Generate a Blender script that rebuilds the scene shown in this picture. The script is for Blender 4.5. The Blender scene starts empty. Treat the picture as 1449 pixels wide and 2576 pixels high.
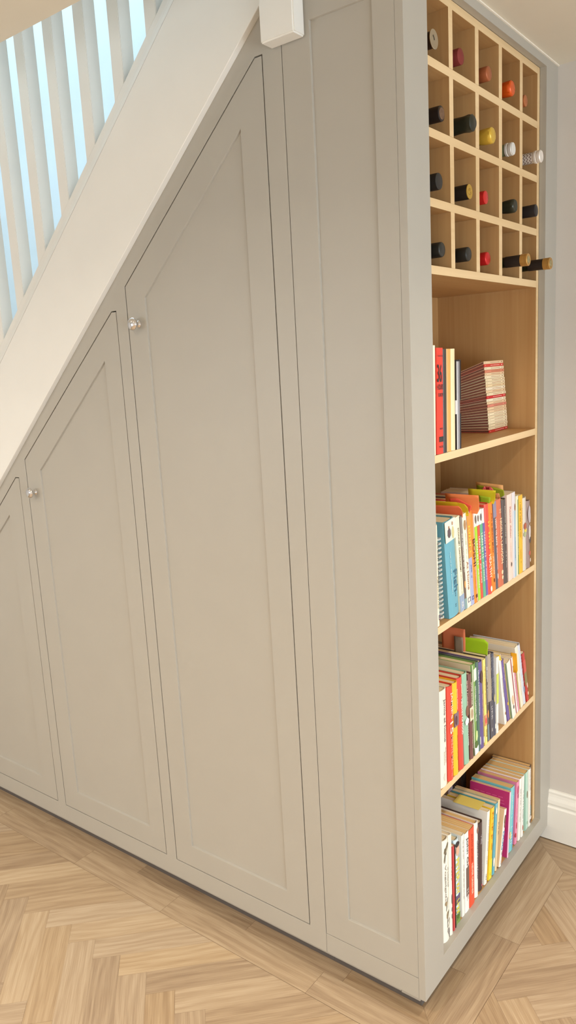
import bpy, bmesh, math, random
from mathutils import Vector, Matrix, Euler
R = random.Random(7)
SC = bpy.context.scene
COL = SC.collection

# ------------------------------------------------------------------ materials
def lin(c):
    return tuple((v/255/12.92 if v/255 <= .04045 else ((v/255+.055)/1.055)**2.4) for v in c)
_m = {}
def mat(name, rgb, rough=.5, metal=0., bump=0., bscale=200., spec=.5, coat=0.):
    if name in _m: return _m[name]
    m = bpy.data.materials.new(name); m.use_nodes = True
    nt = m.node_tree; b = nt.nodes['Principled BSDF']
    c = lin(rgb)
    b.inputs['Roughness'].default_value = rough
    b.inputs['Metallic'].default_value = metal
    b.inputs['Specular IOR Level'].default_value = spec
    b.inputs['Coat Weight'].default_value = coat
    # slight procedural tone variation
    tc = nt.nodes.new('ShaderNodeTexCoord')
    n = nt.nodes.new('ShaderNodeTexNoise'); n.inputs['Scale'].default_value = 9; n.inputs['Detail'].default_value = 3
    mx = nt.nodes.new('ShaderNodeMix'); mx.data_type = 'RGBA'
    mx.inputs['A'].default_value = (*[v*.97 for v in c], 1); mx.inputs['B'].default_value = (*[min(1, v*1.03) for v in c], 1)
    nt.links.new(tc.outputs['Object'], n.inputs['Vector'])
    nt.links.new(n.outputs['Fac'], mx.inputs['Factor']); nt.links.new(mx.outputs['Result'], b.inputs['Base Color'])
    if bump:
        n2 = nt.nodes.new('ShaderNodeTexNoise'); n2.inputs['Scale'].default_value = bscale
        bp = nt.nodes.new('ShaderNodeBump'); bp.inputs['Strength'].default_value = bump; bp.inputs['Distance'].default_value = .001
        nt.links.new(tc.outputs['Object'], n2.inputs['Vector'])
        nt.links.new(n2.outputs['Fac'], bp.inputs['Height']); nt.links.new(bp.outputs['Normal'], b.inputs['Normal'])
    _m[name] = m
    return m
def colmat(rgb, rough=.42):
    return mat('cover_%02x%02x%02x' % tuple(rgb), rgb, rough)

def wood_mat(name, c1, c2, axis, rough=.5, fine=1.):
    """pale veneer: grain stretched along `axis` (0,1,2) in object space"""
    m = bpy.data.materials.new(name); m.use_nodes = True
    nt = m.node_tree; b = nt.nodes['Principled BSDF']; b.inputs['Roughness'].default_value = rough
    b.inputs['Specular IOR Level'].default_value = .3
    tc = nt.nodes.new('ShaderNodeTexCoord'); mp = nt.nodes.new('ShaderNodeMapping')
    s = [70*fine, 70*fine, 70*fine]; s[axis] = 2.2
    mp.inputs['Scale'].default_value = s
    n = nt.nodes.new('ShaderNodeTexNoise'); n.inputs['Scale'].default_value = 1; n.inputs['Detail'].default_value = 5; n.inputs['Distortion'].default_value = .6
    mp2 = nt.nodes.new('ShaderNodeMapping'); s2 = [6, 6, 6]; s2[axis] = .8; mp2.inputs['Scale'].default_value = s2
    n2 = nt.nodes.new('ShaderNodeTexNoise'); n2.inputs['Scale'].default_value = 1; n2.inputs['Detail'].default_value = 2
    ad = nt.nodes.new('ShaderNodeMath'); ad.operation = 'MULTIPLY_ADD'; ad.inputs[1].default_value = .5
    cr = nt.nodes.new('ShaderNodeValToRGB')
    cr.color_ramp.elements[0].position = .55; cr.color_ramp.elements[0].color = (*lin(c1), 1)
    cr.color_ramp.elements[1].position = 1.0; cr.color_ramp.elements[1].color = (*lin(c2), 1)
    L = nt.links.new
    L(tc.outputs['Object'], mp.inputs['Vector']); L(tc.outputs['Object'], mp2.inputs['Vector'])
    L(mp.outputs['Vector'], n.inputs['Vector']); L(mp2.outputs['Vector'], n2.inputs['Vector'])
    L(n.outputs['Fac'], ad.inputs[0]); L(n2.outputs['Fac'], ad.inputs[2]); L(ad.outputs[0], cr.inputs['Fac'])
    L(cr.outputs['Color'], b.inputs['Base Color'])
    return m

def oak_mat():
    """oak boards: UV u runs along each board (metres), v across; per-board tone in a colour attribute"""
    m = bpy.data.materials.new('oak_boards'); m.use_nodes = True
    nt = m.node_tree; b = nt.nodes['Principled BSDF']; N = nt.nodes.new; L = nt.links.new
    uv = N('ShaderNodeUVMap'); uv.uv_map = 'UVMap'
    at = N('ShaderNodeAttribute'); at.attribute_name = 'tone'
    sep = N('ShaderNodeSeparateColor'); L(at.outputs['Color'], sep.inputs[0])
    # wandering distortion for cathedral grain
    mpd = N('ShaderNodeMapping'); mpd.inputs['Scale'].default_value = (3.0, 13, 1)
    nd = N('ShaderNodeTexNoise'); nd.inputs['Scale'].default_value = 1; nd.inputs['Detail'].default_value = 1.5
    L(uv.outputs[0], mpd.inputs['Vector']); L(mpd.outputs[0], nd.inputs['Vector'])
    sx = N('ShaderNodeSeparateXYZ'); L(uv.outputs[0], sx.inputs[0])
    ma = N('ShaderNodeMath'); ma.operation = 'MULTIPLY'; ma.inputs[1].default_value = 260; L(sx.outputs['Y'], ma.inputs[0])
    mb = N('ShaderNodeMath'); mb.operation = 'MULTIPLY_ADD'; mb.inputs[1].default_value = 22; L(nd.outputs['Fac'], mb.inputs[0]); L(ma.outputs[0], mb.inputs[2])
    sn = N('ShaderNodeMath'); sn.operation = 'SINE'; L(mb.outputs[0], sn.inputs[0])
    # fine fibres
    mpf = N('ShaderNodeMapping'); mpf.inputs['Scale'].default_value = (9, 420, 1)
    nf = N('ShaderNodeTexNoise'); nf.inputs['Scale'].default_value = 1; nf.inputs['Detail'].default_value = 4
    L(uv.outputs[0], mpf.inputs['Vector']); L(mpf.outputs[0], nf.inputs['Vector'])
    mpg = N('ShaderNodeMapping'); mpg.inputs['Scale'].default_value = (4, 40, 1)
    ng = N('ShaderNodeTexNoise'); ng.inputs['Scale'].default_value = 1; ng.inputs['Detail'].default_value = 3
    L(uv.outputs[0], mpg.inputs['Vector']); L(mpg.outputs[0], ng.inputs['Vector'])
    # combine
    a1 = N('ShaderNodeMath'); a1.operation = 'MULTIPLY_ADD'; a1.inputs[1].default_value = .045; L(sn.outputs[0], a1.inputs[0]); a1.inputs[2].default_value = .125
    a2 = N('ShaderNodeMath'); a2.operation = 'MULTIPLY_ADD'; a2.inputs[1].default_value = .45; L(nf.outputs['Fac'], a2.inputs[0]); L(a1.outputs[0], a2.inputs[2])
    a3 = N('ShaderNodeMath'); a3.operation = 'MULTIPLY_ADD'; a3.inputs[1].default_value = .30; L(ng.outputs['Fac'], a3.inputs[0]); L(a2.outputs[0], a3.inputs[2])
    a4 = N('ShaderNodeMath'); a4.operation = 'MULTIPLY_ADD'; a4.inputs[1].default_value = .30; L(sep.outputs[0], a4.inputs[0]); L(a3.outputs[0], a4.inputs[2])
    cr = N('ShaderNodeValToRGB'); e = cr.color_ramp.elements
    e[0].position = .34; e[0].color = (*lin((134, 106, 76)), 1)
    e[1].position = .92; e[1].color = (*lin((198, 176, 144)), 1)
    k = cr.color_ramp.elements.new(.62); k.color = (*lin((172, 146, 112)), 1)
    L(a4.outputs[0], cr.inputs['Fac'])
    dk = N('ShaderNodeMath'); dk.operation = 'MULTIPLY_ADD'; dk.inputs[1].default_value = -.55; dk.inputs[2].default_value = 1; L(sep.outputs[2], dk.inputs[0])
    hs = N('ShaderNodeHueSaturation'); L(dk.outputs[0], hs.inputs['Value']); L(cr.outputs['Color'], hs.inputs['Color'])
    sm = N('ShaderNodeMath'); sm.operation = 'MULTIPLY_ADD'; sm.inputs[1].default_value = .12; sm.inputs[2].default_value = .88; L(sep.outputs[1], sm.inputs[0]); L(sm.outputs[0], hs.inputs['Saturation'])
    L(hs.outputs['Color'], b.inputs['Base Color'])
    b.inputs['Roughness'].default_value = .42; b.inputs['Specular IOR Level'].default_value = .5
    bp = N('ShaderNodeBump'); bp.inputs['Strength'].default_value = .25; bp.inputs['Distance'].default_value = .001
    L(a2.outputs[0], bp.inputs['Height']); L(bp.outputs['Normal'], b.inputs['Normal'])
    return m

CAB = mat('grey_cabinet_paint', (172, 167, 156), .42, bump=.06, bscale=350)
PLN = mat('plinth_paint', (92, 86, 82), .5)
WALL = mat('wall_paint', (208, 202, 194), .75, bump=.12, bscale=260)
CEIL = mat('ceiling_paint', (222, 214, 196), .8, bump=.1, bscale=260)
WHT = mat('white_gloss_paint', (232, 230, 223), .33)
SKIRT = mat('skirting_paint', (238, 236, 228), .4)
CAULK = mat('caulk', (236, 228, 212), .6)
CHROME = mat('chrome', (225, 225, 228), .07, metal=1.)
MAPV = wood_mat('maple_upright', (174, 130, 80), (198, 158, 106), 2, .48)
MAPH = wood_mat('maple_along', (174, 130, 80), (198, 158, 106), 1, .48)
MAPX = wood_mat('maple_deep', (174, 130, 80), (198, 158, 106), 0, .48)
MAPE = wood_mat('maple_lit_edge_band', (214, 182, 134), (232, 204, 160), 1, .45)  # paler front edge band: direct light from the room put into the colour
OAK = oak_mat()
def lit_edge_band(o):
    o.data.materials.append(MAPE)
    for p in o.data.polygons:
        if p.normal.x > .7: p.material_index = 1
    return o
SUB = mat('floor_base', (104, 80, 58), .8)
def paper_mat(name, c1, c2, sc):
    m = bpy.data.materials.new(name); m.use_nodes = True
    nt = m.node_tree; b = nt.nodes['Principled BSDF']; b.inputs['Roughness'].default_value = .85
    tc = nt.nodes.new('ShaderNodeTexCoord'); mp = nt.nodes.new('ShaderNodeMapping'); mp.inputs['Scale'].default_value = sc
    n = nt.nodes.new('ShaderNodeTexNoise'); n.inputs['Scale'].default_value = 1; n.inputs['Detail'].default_value = 2
    cr = nt.nodes.new('ShaderNodeValToRGB')
    cr.color_ramp.elements[0].position = .35; cr.color_ramp.elements[0].color = (*lin(c1), 1)
    cr.color_ramp.elements[1].position = .65; cr.color_ramp.elements[1].color = (*lin(c2), 1)
    nt.links.new(tc.outputs['Object'], mp.inputs['Vector']); nt.links.new(mp.outputs['Vector'], n.inputs['Vector'])
    nt.links.new(n.outputs['Fac'], cr.inputs['Fac']); nt.links.new(cr.outputs['Color'], b.inputs['Base Color'])
    return m
PAGE = paper_mat('page_edges', (214, 196, 158), (238, 222, 188), (3, 900, 3))
PAGEO = paper_mat('old_page_edges', (206, 168, 108), (232, 198, 140), (3, 900, 3))

# ------------------------------------------------------------------ mesh helpers
def link(name, me, m, parent=None, loc=None, smooth=False):
    o = bpy.data.objects.new(name, me); COL.objects.link(o)
    if m is not None:
        me.materials.clear(); me.materials.append(m)
    if parent is not None: o.parent = parent
    if loc is not None: o.location = loc
    if smooth:
        for p in me.polygons: p.use_smooth = True
    return o
def to_mesh(bm, name, fix=True):
    if fix: bmesh.ops.recalc_face_normals(bm, faces=bm.faces)
    me = bpy.data.meshes.new(name); bm.to_mesh(me); bm.free(); return me
def add_box(bm, a, b):
    x0, y0, z0 = a; x1, y1, z1 = b
    v = [bm.verts.new(p) for p in ((x0,y0,z0),(x1,y0,z0),(x1,y1,z0),(x0,y1,z0),(x0,y0,z1),(x1,y0,z1),(x1,y1,z1),(x0,y1,z1))]
    for f in ((0,3,2,1),(4,5,6,7),(0,1,5,4),(1,2,6,5),(2,3,7,6),(3,0,4,7)): bm.faces.new([v[i] for i in f])
def box(name, a, b, m, parent=None, bev=0., loc=None):
    bm = bmesh.new(); add_box(bm, a, b)
    if bev: bmesh.ops.bevel(bm, geom=list(bm.edges), offset=bev, segments=2, affect='EDGES', profile=.5)
    return link(name, to_mesh(bm, name), m, parent, loc)
def add_prism(bm, pts, axis, t0, t1):
    """extrude polygon pts (2-D) along axis ('x': pts are (y,z); 'y': (x,z); 'z': (x,y))"""
    def P(p, t):
        return (t, p[0], p[1]) if axis == 'x' else ((p[0], t, p[1]) if axis == 'y' else (p[0], p[1], t))
    a = [bm.verts.new(P(p, t0)) for p in pts]; b = [bm.verts.new(P(p, t1)) for p in pts]
    n = len(pts)
    bm.faces.new(a); bm.faces.new(b[::-1])
    for i in range(n): bm.faces.new((a[i], b[i], b[(i+1) % n], a[(i+1) % n]))
def prism(name, pts, axis, t0, t1, m, parent=None, bev=0.):
    bm = bmesh.new(); add_prism(bm, pts, axis, t0, t1)
    bmesh.ops.recalc_face_normals(bm, faces=bm.faces)
    if bev: bmesh.ops.bevel(bm, geom=list(bm.edges), offset=bev, segments=2, affect='EDGES', profile=.5)
    return link(name, to_mesh(bm, name), m, parent)
def plate_with_holes(name, outer, holes, axis, t0, t1, m, parent=None, bev=0.):
    """flat plate with polygonal holes, filled by triangulation then extruded"""
    bm = bmesh.new()
    def P(p, t):
        return (t, p[0], p[1]) if axis == 'x' else (p[0], t, p[1])
    edges = []
    for loop in [outer] + holes:
        vs = [bm.verts.new(P(p, t0)) for p in loop]
        for i in range(len(vs)): edges.append(bm.edges.new((vs[i], vs[(i+1) % len(vs)])))
    bmesh.ops.triangle_fill(bm, use_beauty=True, use_dissolve=True, edges=edges)
    d = Vector(P((0, 0), t1)) - Vector(P((0, 0), t0))
    r = bmesh.ops.extrude_face_region(bm, geom=list(bm.faces))
    bmesh.ops.translate(bm, vec=d, verts=[g for g in r['geom'] if isinstance(g, bmesh.types.BMVert)])
    bmesh.ops.recalc_face_normals(bm, faces=bm.faces)
    if bev:
        ed = [e for e in bm.edges if len(e.link_faces) == 2 and e.calc_face_angle(0) > .5]
        bmesh.ops.bevel(bm, geom=ed, offset=bev, segments=2, affect='EDGES', profile=.5)
    return link(name, to_mesh(bm, name), m, parent)
def inset_poly(pts, d):
    n = len(pts); area = sum(pts[i][0]*pts[(i+1) % n][1]-pts[(i+1) % n][0]*pts[i][1] for i in range(n))
    s = 1 if area > 0 else -1; out = []
    for i in range(n):
        p0, p1, p2 = Vector(pts[i-1]), Vector(pts[i]), Vector(pts[(i+1) % n])
        e1 = (p1-p0).normalized(); e2 = (p2-p1).normalized()
        n1 = Vector((-e1.y, e1.x))*s; n2 = Vector((-e2.y, e2.x))*s
        k = (n1+n2); k = k/k.length_squared*2 if k.length_squared > 1e-9 else n1
        out.append(tuple(p1 + k*d))
    return out
def shaker_panel(name, outer, recess, y0, th, m, parent, depth=.0055, slope=.0012, bev=.0006):
    """door leaf in the plane y=y0 (front) with a recessed field whose edges slope"""
    bm = bmesh.new()
    O = [bm.verts.new((p[0], y0, p[1])) for p in outer]
    Rr = [bm.verts.new((p[0], y0, p[1])) for p in recess]
    Q = [bm.verts.new((p[0], y0+depth, p[1])) for p in inset_poly(recess, slope)]
    ed = []
    for L in (O, Rr):
        for i in range(len(L)): ed.append(bm.edges.new((L[i], L[(i+1) % len(L)])))
    bmesh.ops.triangle_fill(bm, use_beauty=True, use_dissolve=True, edges=ed)
    n = len(Rr)
    for i in range(n): bm.faces.new((Rr[i], Rr[(i+1) % n], Q[(i+1) % n], Q[i]))
    bm.faces.new(Q)
    B = [bm.verts.new((p[0], y0+th, p[1])) for p in outer]
    n = len(O)
    for i in range(n): bm.faces.new((O[i], O[(i+1) % n], B[(i+1) % n], B[i]))
    bm.faces.new(B)
    bmesh.ops.recalc_face_normals(bm, faces=bm.faces)
    if bev:
        e2 = [e for e in bm.edges if len(e.link_faces) == 2 and e.calc_face_angle(0) > .35 and all(v.co.y < y0+1e-6 for v in e.verts)]
        bmesh.ops.bevel(bm, geom=e2, offset=bev, segments=2, affect='EDGES', profile=.5)
    return link(name, to_mesh(bm, name), m, parent)
def lathe(name, prof, m, parent=None, seg=28, axis='x', smooth=True, wob=0.):
    """revolve (t, r) profile about the local axis"""
    bm = bmesh.new(); rings = []
    for (t, r) in prof:
        if r < 1e-6:
            p = (t, 0, 0) if axis == 'x' else ((0, t, 0) if axis == 'y' else (0, 0, t))
            rings.append([bm.verts.new(p)]); continue
        ring = []
        for i in range(seg):
            a = 2*math.pi*i/seg; rr = r*(1+wob*(R.random()-.5))
            c, s = rr*math.cos(a), rr*math.sin(a)
            ring.append(bm.verts.new((t, c, s) if axis == 'x' else ((c, t, s) if axis == 'y' else (c, s, t))))
        rings.append(ring)
    for A, B in zip(rings, rings[1:]):
        if len(A) == 1 and len(B) == 1: continue
        for i in range(seg):
            j = (i+1) % seg
            if len(A) == 1: bm.faces.new((A[0], B[i], B[j]))
            elif len(B) == 1: bm.faces.new((A[i], A[j], B[0]))
            else: bm.faces.new((A[i], A[j], B[j], B[i]))
    o = link(name, to_mesh(bm, name), m, parent)
    if smooth:
        for p in o.data.polygons: p.use_smooth = True
        o.data.set_sharp_from_angle(angle=math.radians(40))
    return o
def empty(name, label, cat, loc=(0, 0, 0), rot=(0, 0, 0), group=None):
    o = bpy.data.objects.new(name, None); COL.objects.link(o); o.empty_display_size = .05
    o.location = loc; o.rotation_euler = rot; o['label'] = label; o['category'] = cat
    if group: o['group'] = group
    return o
def tag(o, label, cat, group=None, kind=None):
    o['label'] = label; o['category'] = cat
    if group: o['group'] = group
    if kind: o['kind'] = kind
    return o
def struct(o, label=None):
    o['kind'] = 'structure'
    if label: o['label'] = label
    return o

# ------------------------------------------------------------------ key dimensions (metres)
W = .8973            # depth of the run, face to back wall
H = 2.40             # ceiling
ZB = .053            # underside of the cabinet fronts
SL = .8916           # slope of the stairs (rise over run)
def zs(x): return 2.374 + SL*(x + .342)      # underside of the stair string

# ------------------------------------------------------------------ floor
def clip(poly, rect):
    x0, y0, x1, y1 = rect
    for ax, val, keep in ((0, x0, 1), (0, x1, -1), (1, y0, 1), (1, y1, -1)):
        out = []
        n = len(poly)
        for i in range(n):
            a, b = poly[i], poly[(i+1) % n]
            da, db = (a[ax]-val)*keep, (b[ax]-val)*keep
            if da >= 0: out.append(a)
            if (da >= 0) != (db >= 0):
                t = da/(da-db); out.append((a[0]+(b[0]-a[0])*t, a[1]+(b[1]-a[1])*t))
        poly = out
        if len(poly) < 3: return []
    return poly
fbm = bmesh.new(); uvl = fbm.loops.layers.uv.new('UVMap'); tl = fbm.loops.layers.color.new('tone')
def plank(poly, ang, tone=None, sat=None, dark=0.):
    if len(poly) < 3: return
    cx = sum(p[0] for p in poly)/len(poly); cy = sum(p[1] for p in poly)/len(poly)
    vs = []
    for p in poly:
        d = Vector((p[0]-cx, p[1]-cy)); l = d.length
        vs.append(fbm.verts.new((cx+d.x*(1-.00035/max(l, .001)), cy+d.y*(1-.00035/max(l, .001)), 0)))
    try: f = fbm.faces.new(vs)
    except ValueError: return
    if f.normal.z < 0: f.normal_flip()
    f.normal_update()
    if f.normal.z < 0: f.normal_flip()
    off = (R.random()*40, R.random()*40); c, s = math.cos(ang), math.sin(ang)
    tn = R.random() if tone is None else tone; st = R.random() if sat is None else sat
    for lp in f.loops:
        x, y = lp.vert.co.x-cx, lp.vert.co.y-cy
        lp[uvl].uv = (x*c+y*s+off[0], -x*s+y*c+off[1]); lp[tl] = (tn, st, dark, 1)
PW, PL = .0778, .35
ox, oy = -1.2540, -.2865
q = math.sqrt(.5)
XL, XR, YF = -3.9, 3.4, -3.5
rects = [(XL, YF, XR, -.1005), (.0985, -.1005, XR, .7365)]
def pq(p, w): return (ox+(p+w)*q, oy+(p-w)*q)
for ch in range(-8, 9):
    a, b = ch*PL, -ch*PL
    for k in range(-60, 62):
        for kind in (0, 1):
            if kind == 0: c4 = [(k*PW+a, k*PW+b), (k*PW+a+PL, k*PW+b), (k*PW+a+PL, (k+1)*PW+b), (k*PW+a, (k+1)*PW+b)]
            else: c4 = [(k*PW+a, (k+1)*PW+b), ((k+1)*PW+a, (k+1)*PW+b), ((k+1)*PW+a, (k+1)*PW+b+PL), (k*PW+a, (k+1)*PW+b+PL)]
            P = [pq(*c) for c in c4]
            tone = .25+.6*R.random(); sat = R.random()
            for rc in rects:
                P2 = clip(P, rc)
                if P2: plank(P2, math.radians(45 if kind == 0 else -45), tone, sat)
# two-board border round the cabinet
def runx(xs, y0, y1, tones, darks=None):
    for i in range(len(xs)-1):
        a, b = xs[i], xs[i+1]
        pts = [(a, y0), (b, y0), (b, y1), (a, y1)]
        plank(pts, 0, tones[i], .6, darks[i] if darks else 0.)
runx([XL, -3.2, -2.3, -1.75, -1.27, -.85, -.30], -.1, -.014, [.5, .3, .6, .45, .62, .60])
plank([(-.30, -.1), (.098, -.1), (.018, -.014), (-.30, -.014)], 0, .5, .5)
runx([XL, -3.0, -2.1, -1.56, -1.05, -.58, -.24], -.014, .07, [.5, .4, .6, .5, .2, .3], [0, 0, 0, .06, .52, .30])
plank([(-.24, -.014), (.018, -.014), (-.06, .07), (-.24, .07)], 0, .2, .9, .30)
def runy(ys, x0, x1, tones):
    for i in range(len(ys)-1): plank([(x0, ys[i]), (x1, ys[i]), (x1, ys[i+1]), (x0, ys[i+1])], math.pi/2, tones[i], .5)
plank([(.098, -.1), (.098, .0), (.018, .0), (.018, -.014)], math.pi/2, .42, .5)
runy([.0, .368], .018, .098, [.42])
plank([(.018, .368), (.098, .368), (.098, .737), (.018, .817)], math.pi/2, .75, .4)
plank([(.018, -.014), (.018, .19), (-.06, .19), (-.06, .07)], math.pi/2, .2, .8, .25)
plank([(-.06, .19), (.018, .19), (.018, .817), (-.06, W)], math.pi/2, .45, .5)
plank([(.018, .817), (.098, .737), (1.1, .737), (1.1, .817)], 0, .40, .5)
plank([(-.06, W), (.018, .817), (1.3, .817), (1.3, W)], 0, .5, .5)
plank([(1.1, .737), (2.2, .737), (2.2, .817), (1.1, .817)], 0, .5, .5)
plank([(2.2, .737), (XR, .737), (XR, .817), (2.2, .817)], 0, .4, .5)
plank([(1.3, .817), (XR, .817), (XR, W), (1.3, W)], 0, .45, .5)
plank([(XL, .07), (-.06, .07), (-.06, W), (XL, W)], 0, .4, .5)
fme = bpy.data.meshes.new('floor'); fbm.to_mesh(fme); fbm.free()
bm = bmesh.new(); add_box(bm, (XL, YF, -.05), (XR, W, -.0012))
sb = to_mesh(bm, 'sub')
# join the dark bed beneath the boards into the same floor mesh
bm = bmesh.new(); bm.from_mesh(fme)
n0 = len(bm.faces); bm.from_mesh(sb); bm.faces.ensure_lookup_table()
for f in bm.faces[n0:]: f.material_index = 1
bm.to_mesh(fme); bm.free()
fl = bpy.data.objects.new('floor', fme); COL.objects.link(fl); fme.materials.append(OAK); fme.materials.append(SUB)
struct(fl, 'pale oak herringbone floor with a two-board border')

# ------------------------------------------------------------------ room shell
struct(box('wall_back', (XL, W, 0), (XR, W+.12, 4.6), WALL))
STW = mat('stairwell_daylit_paint', (214, 236, 248), .7, bump=.1, bscale=260)  # bluish daylight on the far stairwell wall is put into its colour
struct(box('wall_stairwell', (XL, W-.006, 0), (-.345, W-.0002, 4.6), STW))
struct(box('wall_left', (XL-.12, YF-.12, 0), (XL, W+.12, 4.6), WALL))
FX0, FX1 = -3.3, -1.7
struct(plate_with_holes('wall_front', [(XL, 0), (XR, 0), (XR, 2.65), (XL, 2.65)], [[(FX0, .9), (FX1, .9), (FX1, 2.0), (FX0, 2.0)]], 'y', YF-.12, YF, WALL))
# right-hand wall with a wide glazed opening
GW0, GW1, GZ0, GZ1 = -2.9, .35, .06, 1.92
struct(plate_with_holes('wall_right', [(YF-.12, 0), (W+.12, 0), (W+.12, 2.65), (YF-.12, 2.65)], [[(GW0, GZ0), (GW1, GZ0), (GW1, GZ1), (GW0, GZ1)]], 'x', XR, XR+.12, WALL))
wf = bmesh.new()
add_box(wf, (XR+.03, GW0, GZ0), (XR+.09, GW1, GZ0+.06)); add_box(wf, (XR+.03, GW0, GZ1-.06), (XR+.09, GW1, GZ1))
for k in range(4):
    yy = GW0 + (GW1-GW0-.06)*k/3; add_box(wf, (XR+.03, yy, GZ0+.06), (XR+.09, yy+.06, GZ1-.06))
wfo = struct(link('window_1', to_mesh(wf, 'window_1'), WHT))
w2 = bmesh.new()
add_box(w2, (FX0, YF-.09, .9), (FX1, YF-.03, .95)); add_box(w2, (FX0, YF-.09, 1.95), (FX1, YF-.03, 2.0))
for xx_ in (FX0, (FX0+FX1)/2-.025, FX1-.05): add_box(w2, (xx_, YF-.09, .95), (xx_+.05, YF-.03, 1.95))
w2o = struct(link('window_2', to_mesh(w2, 'window_2'), WHT))
glass = bpy.data.materials.new('window_glass'); glass.use_nodes = True
g = glass.node_tree; g.nodes.clear(); tr = g.nodes.new('ShaderNodeBsdfTransparent'); gl = g.nodes.new('ShaderNodeBsdfGlossy'); gl.inputs['Roughness'].default_value = .02
mxs = g.nodes.new('ShaderNodeMixShader'); mxs.inputs[0].default_value = .06; og = g.nodes.new('ShaderNodeOutputMaterial')
g.links.new(tr.outputs[0], mxs.inputs[1]); g.links.new(gl.outputs[0], mxs.inputs[2]); g.links.new(mxs.outputs[0], og.inputs[0])
box('window_pane', (XR+.058, GW0+.02, GZ0+.02), (XR+.062, GW1-.02, GZ1-.02), glass, wfo)
box('window_pane', (FX0+.02, YF-.062, .92), (FX1-.02, YF-.058, 1.98), glass, w2o)
# ceiling: slab with the stairwell cut out
SX0, SX1, SY0 = -3.3, -.215, -.2605
ce = bmesh.new()
add_box(ce, (XL, YF, H), (XR, SY0, H+.25)); add_box(ce, (SX1, SY0, H), (XR, W, H+.25)); add_box(ce, (XL, SY0, H), (SX0, W, H+.25))
struct(link('ceiling', to_mesh(ce, 'ceiling'), CEIL))
struct(box('trim_1', (.0002, .0, H-.0035), (.004, W, H-.0002), CAULK))
# upstairs enclosure round the stairwell, top left open to let sky light in
struct(box('wall_landing', (XL, SY0-.12, H+.25), (XR, SY0, 4.6), WALL))
struct(box('wall_stairhead', (XR-.12, SY0, H+.25), (XR, W, 4.6), WALL))
uc = bmesh.new(); add_box(uc, (XL, SY0-.12, 4.6), (-3.3, W, 4.68)); add_box(uc, (-.9, SY0-.12, 4.6), (XR, W, 4.68))  # unseen slab added to narrow the sky opening and dim the stairwell
struct(link('sky_mask_upstairs', to_mesh(uc, 'sky_mask_upstairs'), CEIL))
# skirting board
prof = [(0, .1785), (.008, .1785), (.0115, .173), (.011, .166), (.013, .158), (.0175, .147), (.0195, .136), (.0165, .129), (.0165, .125), (.0215, .121), (.0215, .004), (0, .004)]
sk = struct(prism('baseboard_back', [(W-d, z) for d, z in prof], 'x', -.03, XR, SKIRT, bev=.0006))
struct(prism('baseboard_left', [(XL+d, z) for d, z in prof], 'y', YF, -.02, SKIRT))

# ------------------------------------------------------------------ under-stair cupboard
XS = -.2958
cup = empty('understair_cupboard', 'grey painted sloping cupboard under the stairs with three shaker doors', 'cupboard', (-1.2, 0, 0))
cup.location = (0, 0, 0)
D3 = [(-.8669, .1114), (-.349, .1114), (-.349, 2.2897), (-.372, 2.2897), (-.8669, 1.8493)]
R3 = [(-.792, .1857), (-.4243, .1857), (-.4243, 2.1529), (-.792, 1.8144)]
D2 = [(-1.4303, .1114), (-.9101, .1114), (-.9101, 1.7893), (-.931, 1.7893), (-1.4303, 1.3450)]
R2 = [(-1.3516, .1857), (-.98, .1857), (-.98, 1.6559), (-1.3516, 1.3266)]
D1 = [(-1.994, .1114), (-1.4736, .1114), (-1.4736, 1.2981), (-1.4944, 1.2981), (-1.994, .8530)]
R1 = [(-1.93, .1857), (-1.5583, .1857), (-1.5583, 1.1650), (-1.93, .8350)]
D2[4] = (-1.4303, 1.3596); 
D2[4] = (-1.4303, 1.7893-(1.4303-.931)*.8605)
xe = -2.93
outer = [(xe, ZB), (XS-.0008, ZB), (XS-.0008, min(zs(XS), 2.3996)), (-.3135, 2.3996), (xe, zs(xe)-.0005)]
plate_with_holes('face_frame', outer, [inset_poly(d, -.0000) for d in (D3, D2, D1)], 'y', 0, .02, CAB, cup, bev=.0006)
def knob(x, z, par):
    pr = [(0, .0), (0, .0095), (-.0022, .0098), (-.004, .0075), (-.006, .0052), (-.012, .0048), (-.0155, .0075), (-.018, .0128), (-.021, .0162), (-.0245, .0168), (-.028, .0145), (-.0305, .009), (-.0312, .0)]
    k = lathe('knob', pr, CHROME, par, 36, 'y'); k.location = (x, .0002, z); k['label'] = 'polished chrome knob'; return k
for Dd, Rr, kx, kz in ((D3, R3, -.823, 1.747), (D2, R2, -1.388, 1.254), (D1, R1, -1.952, .76)):
    d = shaker_panel('door', inset_poly(Dd, .0030), Rr, .0003, .0197, CAB, cup)
    knob(kx, kz, d)
bc0 = bc = empty('bookcase', 'tall grey end unit with maple bookshelves and wine rack facing the room', 'bookcase')
# lower rail set back, plinth and back boards so the inside is not open
box('sub_rail', (xe, .009, .040), (XS-.0004, .020, ZB-.0004), CAB, cup); box('sub_rail', (XS+.0002, .009, .040), (-.0745, .020, ZB-.0004), CAB, bc0)
box('sub_rail', (-.073, .009, .038), (-.021, .020, ZB-.0004), CAB, bc0)
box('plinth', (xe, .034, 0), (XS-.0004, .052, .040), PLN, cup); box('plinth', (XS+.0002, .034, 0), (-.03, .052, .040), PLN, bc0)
prism('lining', [(xe, .0535), (XS-.052, .0535), (XS-.052, zs(XS-.052)-.02), (xe, zs(xe)-.02)], 'y', .26, .27, PLN, cup)

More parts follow.
